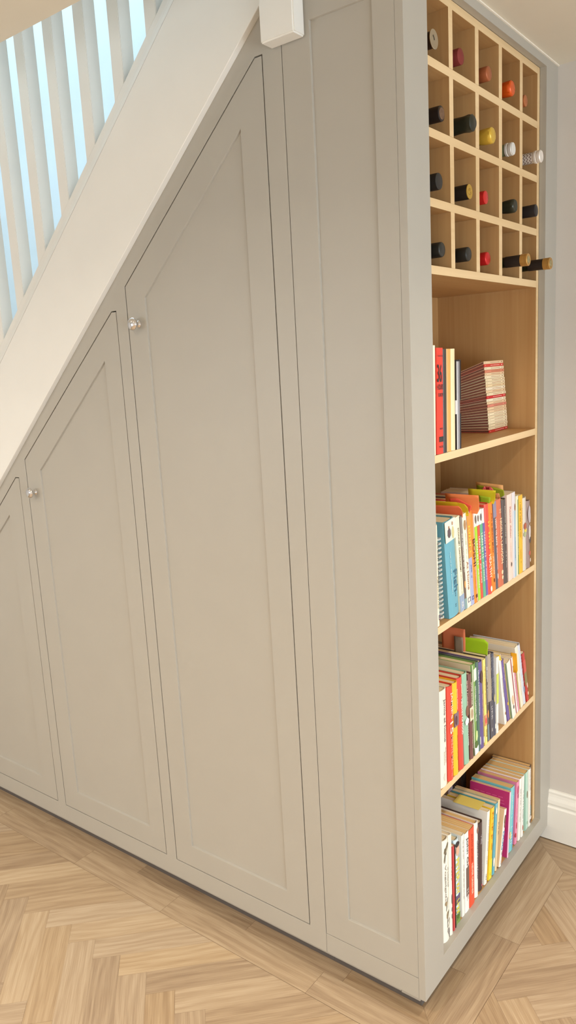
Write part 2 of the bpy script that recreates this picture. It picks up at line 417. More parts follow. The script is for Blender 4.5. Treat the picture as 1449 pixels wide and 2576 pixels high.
# ------------------------------------------------------------------ end unit: bookcase with wine rack
shaker_panel('side_panel', [(XS+.0009, .1124), (-.0192, .1124), (-.0192, H-.0004), (XS+.0009, H-.0004)],
             [(-.2210, .1857), (-.0692, .1857), (-.0692, 2.3211), (-.2210, 2.3211)], 0, .02, CAB, bc)
box('side_rail', (XS+.0002, 0, ZB), (-.0192, .02, .1108), CAB, bc, bev=.0005)
yl, yr, zo, zt = .1013, .8061, .113, 2.3753
fo = [(0, ZB), (W-.0222, ZB), (W-.0222, .1205), (W-.017, .125), (W-.020, .136), (W-.018, .147), (W-.0135, .158), (W-.0115, .166), (W-.012, .174), (W-.0085, .1792), (W-.0004, .1795), (W-.0004, H-.0004), (0, H-.0004)]
plate_with_holes('face_frame', fo, [[(yl, zo), (yr, zo), (yr, zt), (yl, zt)]], 'x', -.0188, 0, CAB, bc, bev=.0007)
XF, XB = -.0190, -.327
def cb(name, y0, y1, z0, z1, m, par=bc, x0=XB, bev=.0004): return lit_edge_band(box(name, (x0, y0, z0), (XF, y1, z1), m, par, bev))
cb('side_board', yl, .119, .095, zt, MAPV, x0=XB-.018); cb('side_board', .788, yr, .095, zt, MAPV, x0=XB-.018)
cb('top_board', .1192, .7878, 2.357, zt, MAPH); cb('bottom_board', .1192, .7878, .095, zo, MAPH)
box('back_board', (XB-.012, .1192, .095), (XB-.0002, .7878, zt), MAPV, bc)
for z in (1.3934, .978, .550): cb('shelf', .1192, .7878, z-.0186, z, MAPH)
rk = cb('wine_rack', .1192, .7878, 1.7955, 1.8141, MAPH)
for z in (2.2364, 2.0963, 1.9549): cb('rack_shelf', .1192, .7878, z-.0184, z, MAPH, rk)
CY = [(.119, .2385), (.2585, .3775), (.3975, .518), (.538, .658), (.6775, .788)]
rows = [(2.2364, 2.357), (2.0963, 2.218), (1.9549, 2.0779), (1.8141, 1.9365)]
bm = bmesh.new()
for i in range(4):
    bm = bmesh.new()
    for z0, z1 in rows:
        add_box(bm, (XB, CY[i][1], z0+.0001), (XF+.0002, CY[i+1][0], z1-.0001))
    lit_edge_band(link('rack_divider', to_mesh(bm, 'rack_divider'), MAPV, rk))
box('plinth', (-.048, .055, 0), (-.030, W-.024, .0945), PLN, bc)

# ------------------------------------------------------------------ staircase
st = empty('staircase', 'white painted closed-string staircase rising above the sloping cupboard', 'staircase')
xa, xb = -3.3, -.3215
prism('stringer', [(xa, zs(xa)), (xb, zs(xb)), (xb, zs(xb)+.31), (xa, zs(xa)+.31)], 'y', -.016, .028, WHT, st, bev=.0015)
bm = bmesh.new()
sec = [(-.016, .3105), (-.0135, .322), (-.006, .334), (-.003, .350), (-.001, .373), (.046, .373), (.046, .3105)]
A = [bm.verts.new((xa, y, zs(xa)+d)) for y, d in sec]; B = [bm.verts.new((xb, y, zs(xb)+d)) for y, d in sec]
bm.faces.new(A); bm.faces.new(B)
for i in range(len(sec)): bm.faces.new((A[i], B[i], B[(i+1) % len(sec)], A[(i+1) % len(sec)]))
link('base_rail', to_mesh(bm, 'base_rail'), WHT, st)
x = -1.241 - .1333*14
while x < -.38:
    bm = bmesh.new()
    b0, b1 = zs(x)+.3735, zs(x)+1.20
    v = []
    for (px, py) in ((x, .0005), (x+.042, .0005), (x+.042, .0425), (x, .0425)):
        v.append((bm.verts.new((px, py, zs(px)+.3735)), bm.verts.new((px, py, zs(px)+1.20))))
    bm.faces.new([a for a, _ in v]); bm.faces.new([b for _, b in v])
    for i in range(4): bm.faces.new((v[i][0], v[(i+1) % 4][0], v[(i+1) % 4][1], v[i][1]))
    bmesh.ops.recalc_face_normals(bm, faces=bm.faces)
    bmesh.ops.bevel(bm, geom=list(bm.edges), offset=.0015, segments=2, affect='EDGES')
    link('baluster', to_mesh(bm, 'baluster'), WHT, st)
    x += .1333
bm = bmesh.new()
sec = [(-.014, 1.2005), (-.014, 1.235), (-.004, 1.258), (.021, 1.264), (.046, 1.258), (.056, 1.235), (.056, 1.2005)]
A = [bm.verts.new((xa, y, zs(xa)+d)) for y, d in sec]; B = [bm.verts.new((xb, y, zs(xb)+d)) for y, d in sec]
bm.faces.new(A); bm.faces.new(B)
for i in range(len(sec)): bm.faces.new((A[i], B[i], B[(i+1) % len(sec)], A[(i+1) % len(sec)]))
link('handrail', to_mesh(bm, 'handrail'), WHT, st)
bm = bmesh.new()
add_box(bm, (-.321, -.0405, 2.291), (-.2315, -.0007, 4.0))
bmesh.ops.bevel(bm, geom=list(bm.edges), offset=.003, segments=3, affect='EDGES')
add_box(bm, (-.320, -.002, H+.002), (-.2325, .048, 4.0))
link('newel_post', to_mesh(bm, 'newel_post'), WHT, st)
rise, n = .2, 13
for i in range(12):
    xx = -.32 - (i+1)*rise/SL; zz = zs(xx)+.20
    if xx < -2.9: break
    box('tread', (xx, .0285, zz), (xx+rise/SL+.02, W-.001, zz+.025), WHT, st)
    box('riser', (xx+rise/SL+.0005, .0285, zz+.0255), (xx+rise/SL+.018, W-.001, zz+.1995), WHT, st)

# ------------------------------------------------------------------ text helper
def text_mesh(s, bold=0., shear=0.):
    cu = bpy.data.curves.new('t', 'FONT'); cu.body = s; cu.size = 1; cu.offset = bold; cu.shear = shear
    o = bpy.data.objects.new('t', cu); COL.objects.link(o)
    dg = bpy.context.evaluated_depsgraph_get(); dg.update()
    me = bpy.data.meshes.new_from_object(o.evaluated_get(dg))
    bpy.data.objects.remove(o); bpy.data.curves.remove(cu)
    return me
def lettering(parent, s, z_top, z_bot, y0, y1, rgb, x=.0, bold=.012, upright=False, name='spine_title', shear=0.):
    """lay text on the plane x: reads downwards unless upright; fits the given rectangle"""
    me = text_mesh(s, bold, shear)
    xs = [v.co.x for v in me.vertices]; ys = [v.co.y for v in me.vertices]
    if not xs: return None
    ax, bx, ay, by = min(xs), max(xs), min(ys), max(ys)
    for v in me.vertices:
        u = (v.co.x-ax)/(bx-ax+1e-9); w = (v.co.y-ay)/(by-ay+1e-9)
        v.co = (x+.0004, y0+u*(y1-y0), z_bot+w*(z_top-z_bot)) if upright else (x+.0004, y0+w*(y1-y0), z_top-u*(z_top-z_bot))
    return link(name, me, colmat(rgb, .5), parent)
def scribble(parent, z_top, z_bot, y0, y1, rgb, n=None, x=.0, name='spine_lettering', fill=.7):
    """small blurred-out lettering too fine to read: rows of little strokes"""
    bm = bmesh.new(); n = n or max(4, int((z_top-z_bot)/((y1-y0)*.85+1e-6))); step = (z_top-z_bot)/n
    for i in range(n):
        if R.random() < .14: continue
        a = z_top-step*i; wv = (y1-y0)
        k = R.choice((0, 1, 2))
        add_box(bm, (x+.0001, y0, a-step*.28), (x+.0004, y1, a-step*.08))
        if k != 0: add_box(bm, (x+.0001, y0+wv*.4, a-step*fill), (x+.0004, y0+wv*.62, a-step*.28))
        if k != 1: add_box(bm, (x+.0001, y0, a-step*fill), (x+.0004, y0+wv*.2, a-step*.28))
        if k == 2: add_box(bm, (x+.0001, y0, a-step*fill), (x+.0004, y1, a-step*(fill-.18)))
    return link(name, to_mesh(bm, name), colmat(rgb, .5), parent)
def blob(parent, zc, yc, rz, ry, rgb, x=.0, name='spine_picture', seed=0, tilt=0.):
    bm = bmesh.new(); rr = random.Random(seed); vs = []
    for i in range(18):
        a = 2*math.pi*i/18; k = 1+.22*(rr.random()-.5)
        dy, dz = ry*k*math.cos(a), rz*k*math.sin(a)
        vs.append((yc+dy*math.cos(tilt)-dz*math.sin(tilt), zc+dy*math.sin(tilt)+dz*math.cos(tilt)))
    add_prism(bm, vs, 'x', x+.0001, x+.0005+.0002*seed % .0004)
    return link(name, to_mesh(bm, name), colmat(rgb, .5), parent)

# ------------------------------------------------------------------ books
def make_book(o, t, h, d, rgb, hard, old=False, side=None, roundness=1., board=None):
    """local frame: spine face at x=0, runs to x=-d; y 0..t; z 0..h"""
    cm = colmat(rgb, .38); bt = board or (.0024 if hard else .0007); ov = .003 if hard else 0.
    seg = 7; dep = min(t*.22, .005)*roundness if hard else min(t*.06, .001)
    arc = [(-dep*(1-math.sin(math.pi*i/(seg-1)))**1.4, t*i/(seg-1)) for i in range(seg)]
    inner = [(min(x-bt, -bt), min(max(y, bt), t-bt)) for x, y in arc]
    outl = [(-d, 0)] + arc + [(-d, t)] + [(-d, t-bt)] + inner[::-1] + [(-d, bt)]
    bm = bmesh.new(); add_prism(bm, outl, 'z', 0, h)
    cov = link('cover', to_mesh(bm, 'cover'), cm, o)
    if side: box('cover_front', (-d+.0005, -.0004, .0005), (-dep-.0006, -.00005, h-.0005), colmat(side, .38), cov)
    bm = bmesh.new()
    e = .0003
    add_box(bm, (-d+ov+.0008, bt+e, ov+.0002), (-dep-bt-.0012, t-bt-e, h-ov-.0008 if hard else h-.0006))
    link('pages', to_mesh(bm, 'pages'), PAGEO if old else PAGE, o)
    return cov
def band(par, t, z0, z1, rgb, y0=0., y1=1., x=0.):
    bm = bmesh.new(); add_box(bm, (x-.0012, t*y0+.0002, z0), (x+.00018, t*y1-.0002, z1))
    return link('spine_band', to_mesh(bm, 'spine_band'), colmat(rgb, .4), par)

GRP = {'A': 'tall books on the top shelf', 'B': 'cookbooks on the second shelf', 'C': 'books on the third shelf', 'D': 'books on the bottom shelf', 'E': 'books behind the front row on the bottom shelf'}
SH = {'A': 1.3934, 'B': .978, 'C': .550, 'D': .113, 'E': .113}
WHITE = (244, 240, 230); INK = (52, 48, 50)
# shelf, y0, y1, height, slope (dy/dz), depth, colour, hard, old, x spine, kind, label, decorations
BK = [
# ---- top open shelf
('A',.1215,.1335,.275,.02,.20,(238,228,200),1,0,-.022,'hardback_book','tallest slim cream book at the left end of the top open shelf',[]),
('A',.137,.1505,.248,.02,.20,(242,230,204),1,0,-.020,'hardback_book','slim cream book against the left side of the red travel book',[('s',.15,.05,.3,.7,(120,110,90))]),
('A',.152,.1845,.242,.02,.20,(222,62,46),0,0,-.019,'guidebook','bright red travel guide with black 36 HOURS spine lettering',
  [('U','The New York Times',.226,.222,.1,.95,INK),('U','36',.205,.165,.05,.75,INK),('U','HOURS',.160,.148,.05,.98,INK),('U','EUROPE',.140,.132,.2,.98,INK),('S',.060,.056,.4,.9,INK),('X',.040,.028,.30,.95,INK),('U','TASCHEN',.019,.014,.25,.95,INK)]),
('A',.1855,.2065,.239,.015,.19,(62,58,54),1,0,-.018,'hardback_book','charcoal cloth book between the red guide and a gold spine',[]),
('A',.2072,.2295,.239,.015,.19,(214,166,88),1,0,-.018,'hardback_book','gold spined book between the charcoal book and a cream one',[]),
('A',.230,.2545,.239,.012,.19,(236,216,172),1,0,-.019,'hardback_book','cream spined tall book immediately right of the gold one',[]),
('A',.2555,.2665,.212,.01,.17,(206,206,206),1,0,-.019,'boxed_book','slim white spined book in a notched black case on the top shelf',[('K',)]),
('A',.267,.2785,.212,.01,.17,(132,128,130),1,0,-.019,'boxed_book','slim grey spined book in a notched black case, nearest the magazine stack',[('K2',)]),
# ---- second shelf
('B',.1330,.1605,.250,-.02,.20,(240,232,208),1,0,-.021,'cookbook','cream cookbook with handwritten title and FAVOURITES at the left end of its shelf',[('T','Fresh Family',.205,.105,.55,.85,(60,58,56)),('T','FAVOURITES',.125,.045,.45,.62,(150,140,100)),('F',.016,.028,.55,.85,(90,70,100))]),
('B',.1915,.2002,.247,-.08,.18,(66,52,46),1,0,-.050,'cookbook','dark brown hardback standing behind the white spiral coil',[]),
('B',.2085,.2640,.249,-.11,.20,(104,168,186),1,0,-.018,'cookbook','wide blue cookbook about fish with a photo at the top of its spine',
  [('B',.197,.2495,(214,226,214)),('O',.219,.35,.012,.0085,(96,78,84),3),('O',.232,.35,.005,.0035,(176,130,96),4),('O',.214,.72,.015,.006,(206,196,140),5),('O',.238,.70,.005,.0032,(180,134,100),6),
   ('T','Fish',.118,.062,.50,.86,(52,104,130)),('S',.17,.06,.28,.34,(214,236,240)),('S',.060,.045,.55,.62,(60,110,134)),('S',.030,.022,.5,.62,(50,90,110))]),
('B',.2648,.2900,.250,-.11,.20,(242,234,204),0,0,-.018,'cookbook','cream Economy Gastronomy cookbook with a pale blue foot',[('T','ECONOMY GASTRONOMY',.222,.105,.40,.68,(90,78,62)),('S',.10,.045,.50,.58,(150,140,120)),('B',.001,.045,(150,170,196)),('S',.026,.009,.3,.75,WHITE)]),
('B',.2906,.3045,.248,-.11,.19,(110,92,80),0,0,-.018,'cookbook','thin brown photographic spine between two cream cookbooks',[('B',.17,.247,(134,128,122)),('T','30 Minute',.205,.15,.35,.7,WHITE),('S',.15,.10,.35,.65,WHITE),('O',.068,.5,.010,.004,(226,160,92),8),('B',.001,.03,(132,160,160))]),
('B',.3052,.3295,.250,-.11,.20,(242,236,212),0,0,-.018,'cookbook','cream At Home cookbook with brown serif title and a picture at its head',[('O',.222,.5,.013,.007,(176,136,92),9),('S',.20,.13,.45,.62,(196,196,160)),('T','At Home',.125,.048,.35,.78,(176,120,96)),('F',.014,.026,.2,.85,(86,74,120))]),
('B',.3300,.3500,.249,-.11,.19,(168,178,214),0,0,-.018,'cookbook','lavender and yellow spine between the At Home book and the orange one',[('B',.13,.248,(214,150,70)),('S',.215,.14,.3,.8,(250,226,60)),('S',.11,.07,.4,.62,(70,90,150)),('F',.014,.024,.3,.85,(90,74,120))]),
('B',.3508,.3720,.251,-.105,.20,(246,140,46),1,0,-.018,'cookbook','orange cookbook titled BOSH! in black',[('T','BOSH!',.175,.10,.25,.85,(70,36,10)),('S',.09,.035,.45,.55,(190,96,30)),('X',.022,.013,.35,.8,(90,40,20))]),
('B',.3726,.3882,.243,-.105,.18,(238,236,226),0,0,-.018,'cookbook','white and lime green slim diet cookbook next to the orange spine',[('B',.001,.205,(170,218,52)),('O',.224,.5,.011,.0045,(120,104,96),11),('T','LEAN IN 15',.165,.10,.25,.8,WHITE),('T','JOE WICKS',.09,.035,.25,.8,WHITE)]),
('B',.3888,.4040,.243,-.105,.18,(238,234,226),0,0,-.018,'cookbook','white and coral red slim diet cookbook between lime and teal ones',[('B',.001,.205,(222,84,68)),('O',.224,.5,.009,.004,(130,110,100),12),('T','LEAN IN 15',.175,.11,.25,.8,WHITE),('T','JOE WICKS',.10,.045,.25,.8,WHITE)]),
('B',.4046,.4228,.244,-.105,.18,(238,236,228),0,0,-.018,'cookbook','white and teal green slim diet cookbook',[('B',.001,.205,(96,176,136)),('O',.224,.5,.010,.0045,(110,100,100),13),('T','LEAN IN 15',.18,.11,.25,.8,WHITE),('T','JOE WICKS',.10,.045,.25,.8,WHITE)]),
('B',.4234,.4365,.243,-.105,.18,(236,232,230),0,0,-.018,'cookbook','white and violet slim diet cookbook beside the red cookbook',[('B',.001,.205,(112,96,168)),('T','LEAN IN 15',.18,.11,.25,.8,WHITE),('T','JOE WICKS',.10,.045,.25,.8,WHITE)]),
('B',.4372,.4612,.252,-.10,.20,(224,78,60),1,0,-.014,'cookbook','red cookbook with chunky yellow and white spine lettering',[('S',.205,.125,.35,.8,(248,208,70)),('T','HEALTHY',.112,.045,.2,.85,(250,226,200)),('O',.014,.5,.008,.005,(250,240,226),15)]),
('B',.4620,.4890,.250,-.10,.20,(246,132,36),0,0,-.017,'cookbook',"orange thirty minute meals cookbook with dark spine lettering",[('T',"JOE'S 30 MINUTE MEALS",.222,.110,.45,.75,(120,66,20)),('T','JOE WICKS',.10,.048,.4,.75,(250,226,190)),('O',.030,.6,.006,.003,(90,50,20),16)]),
('B',.4898,.5115,.250,-.095,.20,(92,88,98),1,0,-.017,'cookbook','slate grey baking cookbook with bold white HOW TO BAKE title',[('B',.205,.249,(140,136,160)),('T','HOW TO BAKE',.200,.125,.45,.85,WHITE),('T','PAUL HOLLYWOOD',.118,.055,.5,.78,(214,208,216)),('O',.036,.6,.008,.002,WHITE,17)]),
('B',.5123,.5500,.250,-.085,.20,(204,112,80),1,0,-.016,'cookbook','terracotta cookbook with NIGELLA LAWSON in cream capitals',[('T','NIGELLA LAWSON',.195,.065,.40,.78,(252,220,180)),('S',.222,.21,.35,.7,(250,210,170)),('O',.040,.55,.006,.006,(252,220,180),18),('O',.024,.55,.006,.005,(252,220,180),19)]),
('B',.5508,.5790,.243,-.075,.20,(86,76,72),1,0,-.016,'cookbook','dark grey-brown cookbook with two lines of dotted white lettering',[('S',.225,.115,.35,.5,(216,214,206)),('S',.21,.13,.62,.72,(190,186,178)),('S',.095,.045,.35,.5,(206,202,196)),('S',.08,.055,.62,.72,(200,196,190)),('S',.026,.012,.5,.65,(180,176,170))]),
('B',.5800,.6160,.251,-.055,.20,(240,212,198),0,0,-.017,'cookbook','pale pink cookbook with thin handwritten lettering',[('T','Rachel Allen',.215,.125,.42,.7,(206,150,140)),('S',.11,.035,.5,.6,(222,180,166)),('O',.045,.6,.006,.004,(110,90,80),21)]),
('B',.6168,.6395,.252,-.05,.20,(220,216,222),0,0,-.017,'cookbook','lilac white spine with a powder blue lower half beside the pink cookbook',[('B',.001,.198,(170,194,210),.35,1.),('O',.208,.75,.010,.004,(150,110,90),22),('S',.12,.05,.65,.75,(120,130,150))]),
('B',.6420,.6615,.237,-.03,.19,(228,224,196),0,0,-.018,'cookbook','thin cream spine with a green stripe beside the yellow cookbook',[('B',.002,.225,(140,160,100),.55,.95),('S',.13,.06,.65,.85,WHITE)]),
('B',.6650,.6935,.234,-.028,.19,(240,186,50),0,0,-.018,'cookbook','golden yellow cookbook with black spine lettering',[('S',.215,.105,.2,.35,(40,34,26)),('S',.195,.10,.72,.82,(200,140,60)),('S',.075,.03,.35,.45,(150,110,40))]),
('B',.6950,.7310,.221,-.028,.19,(214,206,192),1,0,-.019,'cookbook','greyish white cookbook with small fruit picture mid spine',[('O',.135,.5,.010,.010,(176,96,70),25),('O',.122,.58,.009,.009,(226,204,80),26),('O',.111,.45,.008,.009,(172,182,140),27),('S',.018,.01,.6,.75,(150,140,130))]),
('B',.7330,.7600,.206,-.02,.17,(150,128,122),1,0,-.019,'cookbook','short mauve photographic spine at the right end of the cookbook shelf',[('O',.165,.45,.028,.010,(186,176,180),28),('O',.11,.55,.022,.009,(206,198,194),29),('O',.085,.7,.010,.005,(80,70,70),30),('O',.045,.6,.007,.006,(200,96,84),31),('S',.165,.13,.8,.9,(240,232,220)),('O',.022,.8,.006,.002,WHITE,32)]),
# ---- third shelf
('C',.1420,.1840,.260,.0,.20,(236,230,212),1,0,-.019,'cookbook','thick cream Jamie at home cookbook at the left end of its shelf',[('T','Jamie at home',.235,.120,.40,.70,(104,104,110)),('S',.108,.062,.60,.68,(170,164,150)),('S',.095,.058,.42,.50,(176,170,156)),('O',.025,.5,.010,.006,(222,214,196),33)]),
('C',.1858,.2140,.257,.0,.20,(226,72,54),1,0,-.017,'cookbook','red fifteen minute meals cookbook next to the thick cream one',[('T',"JAMIE'S",.240,.168,.30,.78,(246,214,196)),('T','15',.160,.128,.20,.80,(250,226,210)),('T','MINUTE MEALS',.122,.030,.32,.74,(240,160,136)),('S',.020,.008,.3,.6,(240,150,130))]),
('C',.2190,.2440,.255,-.01,.20,(244,188,44),1,0,-.017,'cookbook','yellow cookbook with a purple picture band across its spine',[('T','Jamie Oliver',.236,.178,.55,.80,(252,232,170)),('B',.135,.172,(128,104,116)),('O',.152,.4,.012,.006,(92,56,66),36),('S',.11,.04,.5,.6,(214,150,40))]),
('C',.2505,.2785,.259,-.035,.20,(212,72,58),1,0,-.017,'cookbook',"red Ministry of Food cookbook with white title",[('T',"Jamie's",.240,.205,.45,.80,(250,220,200)),('T','MINISTRY OF FOOD',.198,.098,.42,.74,WHITE)]),
('C',.2835,.3115,.259,-.045,.20,(150,190,164),1,0,-.017,'cookbook','mint green cookbook with small portrait and white lettering',[('T','SIMPLE CHINESE',.235,.16,.55,.82,(224,190,180)),('O',.150,.62,.015,.009,(126,84,66),38),('O',.146,.70,.010,.006,(232,198,180),39),('O',.122,.45,.010,.011,(222,234,230),40),('T',"YOUNG & CHINESE",.112,.050,.50,.72,(232,240,232))]),
('C',.3135,.3170,.256,-.045,.18,(190,176,150),0,0,-.040,'cookbook','very thin beige booklet squeezed between the mint and maroon cookbooks',[('O',.14,.5,.05,.0012,(120,100,90),41)]),
('C',.3180,.3372,.246,-.045,.20,(120,74,70),1,0,-.017,'cookbook','maroon cookbook with a pale oval panel and white JAMIE OLIVER lettering',[('T','JAMIE OLIVER',.222,.155,.35,.75,(246,230,210)),('B',.112,.150,(238,222,190)),('O',.131,.55,.013,.006,(176,150,120),43),('T','The Return of the Naked Chef',.104,.030,.35,.7,(214,170,160))]),
('C',.3382,.3650,.265,-.045,.20,(120,158,84),1,0,-.017,'cookbook','green Kitchen Garden Year cookbook with white edges and a pea pod',[('G',(222,206,172)),('B',.001,.264,(240,240,222),0.,.10),('B',.215,.250,(238,240,220),.30,.95),('T','KITCHEN GARDEN YEAR',.200,.098,.35,.68,(244,248,228)),('B',.001,.022,(246,246,238)),('O',.055,.6,.016,.006,(206,226,150),44),('O',.030,.5,.010,.010,(84,110,50),45)]),
('C',.3665,.3815,.263,-.045,.20,(84,112,100),1,0,-.017,'cookbook',"dark green summer collection cookbook beside the purple one",[('T',"DELIA'S SUMMER COLLECTION",.238,.108,.35,.8,(226,238,226)),('O',.030,.7,.012,.0018,WHITE,46)]),
('C',.3825,.4080,.256,-.045,.20,(104,88,142),1,0,-.017,'cookbook','purple baking cookbook with a cake picture at its head',[('O',.212,.45,.018,.008,(90,64,60),47),('O',.205,.5,.006,.008,(236,206,170),48),('T','BRITISH BAKING',.160,.078,.45,.75,(206,160,176)),('O',.022,.7,.010,.0025,WHITE,49)]),
('C',.4100,.4262,.255,-.05,.20,(246,222,124),0,0,-.017,'cookbook','pale yellow slim cookbook with a food picture low on its spine',[('S',.235,.12,.4,.6,(190,160,90)),('B',.058,.090,(222,150,110)),('O',.072,.5,.008,.004,(226,80,80),50),('S',.045,.022,.4,.7,(70,60,40))]),
('C',.4350,.4470,.257,-.06,.19,(96,84,78),0,0,-.020,'cookbook','thin dark photographic spine with white lettering left of the striped grey book',[('B',.19,.256,(132,128,130)),('T','30 minute',.225,.18,.3,.75,WHITE),('S',.17,.11,.3,.65,(226,222,216)),('O',.082,.5,.012,.004,(222,150,84),52),('B',.001,.05,(120,136,142))]),
('C',.4490,.4728,.256,-.06,.20,(168,156,140),1,0,-.018,'cookbook','grey book with diagonal pale strokes and a slate foot',[('B',.001,.115,(84,82,92)),('D',.24,.13,(206,192,164)),('S',.105,.055,.4,.75,(206,204,206)),('S',.03,.02,.4,.6,WHITE)]),
('C',.4736,.4885,.252,-.06,.20,(82,84,98),1,0,-.017,'cookbook','slate blue spine with scattered silver lettering',[('S',.245,.15,.15,.35,(196,200,210)),('S',.21,.16,.55,.85,(200,204,212)),('O',.115,.5,.012,.005,(190,180,140),55),('S',.10,.06,.55,.85,(190,194,206)),('O',.028,.5,.008,.003,WHITE,56)]),
('C',.4895,.5045,.230,-.0,.17,(240,236,228),0,0,-.017,'paperback_book','upright white paperback with a lime green band',[('B',.090,.180,(208,220,96)),('S',.03,.022,.4,.7,(120,110,110))]),
('C',.5530,.5700,.227,-.21,.15,(240,236,228),0,0,-.018,'paperback_book','glossy white paperback leaning left over a gap on the third shelf',[('S',.16,.09,.5,.65,(150,144,150)),('O',.034,.6,.005,.003,(170,130,90),58)]),
('C',.5785,.5985,.203,-.25,.14,(112,92,156),0,0,-.019,'paperback_book','leaning purple paperback with a yellow edge',[('S',.185,.14,.4,.55,(206,200,226)),('B',.001,.202,(240,206,100),.86,1.),('O',.056,.6,.005,.003,(250,206,80),59)]),
('C',.6000,.6280,.191,-.25,.14,(238,236,226),0,0,-.012,'paperback_book','leaning paperback with a sage green front cover and white spine',[('G',(146,168,138)),('O',.06,.5,.016,.007,(226,196,160),60),('O',.035,.5,.006,.004,(120,110,100),61)]),
('C',.6360,.6440,.186,-.25,.13,(156,52,50),0,0,-.017,'paperback_book','thin dark red leaning paperback',[]),
('C',.6447,.6570,.190,-.25,.13,(238,226,226),0,0,-.017,'paperback_book','thin white leaning paperback just right of the dark red one',[('S',.17,.15,.3,.7,(130,120,120)),('S',.12,.02,.55,.7,(200,170,180))]),
('C',.6577,.6685,.179,-.25,.13,(226,150,166),0,0,-.017,'paperback_book','thin pink leaning paperback',[('S',.15,.05,.4,.6,(190,110,130))]),
('C',.6725,.6815,.186,-.25,.12,(220,180,70),0,0,-.020,'paperback_book','thin mustard and dark green leaning paperback',[('B',.001,.185,(76,78,44),0.,.4)]),
('C',.6822,.7040,.211,-.25,.15,(236,228,208),0,0,-.018,'paperback_book','tall cream leaning paperback next to the mustard one',[('S',.12,.04,.5,.6,(206,198,180))]),
('C',.7047,.7280,.208,-.25,.15,(206,212,222),1,0,-.018,'hardback_book','silvery blue sparkling leaning hardback',[('D',.19,.03,(170,186,204)),('O',.05,.6,.012,.004,(140,150,170),66)]),
('C',.7320,.7500,.171,-.25,.13,(196,62,54),0,0,-.018,'paperback_book','short red and olive leaning paperback at the right end of its row',[('B',.06,.105,(140,128,80)),('B',.105,.15,(206,90,76)),('O',.055,.7,.010,.003,(246,214,196),67),('O',.025,.75,.006,.003,(250,230,200),68)]),
# ---- bottom shelf
('D',.1370,.1708,.295,.0,.20,(242,238,224),1,0,-.014,'field_guide','large cream nature book with bird drawings down its spine, leftmost on the bottom shelf',
  [('V',),('S',.215,.155,.60,.68,(150,146,140)),('S',.21,.15,.74,.80,(160,156,150)),('T','Vogelgids',.225,.12,.15,.40,(130,126,122))]),
('D',.1716,.1880,.294,.0,.20,(242,236,220),1,0,-.014,'hardback_book','slim cream hardback pressed against the bird book',[('S',.20,.16,.4,.6,(190,180,160)),('O',.105,.5,.014,.002,(110,104,98),70),('O',.075,.5,.006,.002,(120,114,108),71),('O',.055,.5,.007,.002,(120,114,108),72)]),
('D',.1920,.2015,.250,.0,.15,(200,70,72),0,0,-.015,'paperback_book','very thin red booklet on the bottom shelf near its left end',[]),
('D',.2060,.2110,.246,.0,.15,(64,52,48),0,0,-.016,'paperback_book','very thin dark booklet wedged left of the comedian book',[]),
('D',.2120,.2390,.253,.0,.16,(206,226,232),1,0,-.018,'hardback_book','pale blue hardback with a face and yellow PETER KAY lettering',
  [('O',.222,.5,.018,.009,(226,178,150),73),('O',.238,.5,.008,.010,(50,44,44),74),('T','PETER',.196,.130,.20,.85,(240,222,60)),('T','KAY',.122,.090,.20,.85,(246,216,40)),('B',.060,.086,(96,84,120)),('S',.075,.03,.2,.8,(232,224,60)),('B',.001,.030,(118,148,72)),('S',.03,.012,.2,.8,(90,110,50))]),
('D',.2520,.2690,.246,.0,.15,(238,236,228),0,0,-.018,'hardback_book','thin white hardback between the comedian book and the thick white novel',[('S',.23,.17,.4,.6,(170,166,160)),('S',.155,.05,.5,.7,(160,156,150))]),
('D',.2697,.2950,.241,.0,.15,(244,242,236),0,1,-.017,'paperback_book','white novel with slanting John lettering over a dark picture',[('T','John Gr',.225,.135,.30,.85,(84,72,72)),('B',.048,.135,(110,92,86),.25,1.),('S',.07,.03,.4,.8,(206,196,190))]),
('D',.2957,.3280,.238,.0,.15,(232,84,52),0,1,-.016,'paperback_book','orange-red novel titled NEVER GREENER',[('T','RUTH JONES',.218,.135,.35,.65,(196,62,34)),('T','NEVER GREENER',.130,.035,.35,.68,(252,224,196))]),
('D',.3400,.3640,.231,.01,.15,(242,238,230),1,1,-.019,'hardback_book','white hardback with thin black vertical title right of the orange-red novel',[('T','Sashenka',.175,.055,.45,.80,(120,116,122)),('O',.205,.6,.010,.005,(150,110,96),78)]),
('D',.3700,.3985,.212,.015,.15,(76,58,58),1,0,-.021,'hardback_book','dark brown hardback with a pale script title',[('T','Villa',.175,.145,.3,.6,(186,176,180)),('S',.10,.02,.62,.85,(196,182,180)),('O',.014,.6,.004,.003,(206,110,120),79)]),
('D',.4030,.4220,.219,.12,.15,(244,240,230),0,0,-.020,'paperback_book','thick floppy white paperback under a yellow note',[('T','The Complete Stories',.195,.10,.45,.65,(110,104,104)),('S',.09,.06,.45,.6,(160,156,150)),('S',.03,.012,.4,.65,(70,66,66))]),
('D',.4270,.4490,.217,.125,.14,(240,200,48),0,0,-.018,'paperback_book','yellow paperback with orange scrollwork lettering',[('S',.205,.12,.3,.75,(226,140,30)),('S',.11,.08,.45,.75,(222,150,40)),('B',.001,.06,(238,224,60)),('S',.02,.01,.3,.7,(160,150,40))]),
('D',.4560,.4740,.216,.13,.14,(104,176,194),0,0,-.018,'paperback_book','turquoise paperback with white cloud shapes',[('O',.195,.3,.010,.005,WHITE,82),('O',.040,.3,.014,.006,WHITE,83)]),
('D',.4795,.4920,.217,.13,.14,(230,204,158),1,0,-.018,'hardback_book','slim sand coloured hardback left of the short dog book',[('S',.15,.11,.3,.7,(170,140,110))]),
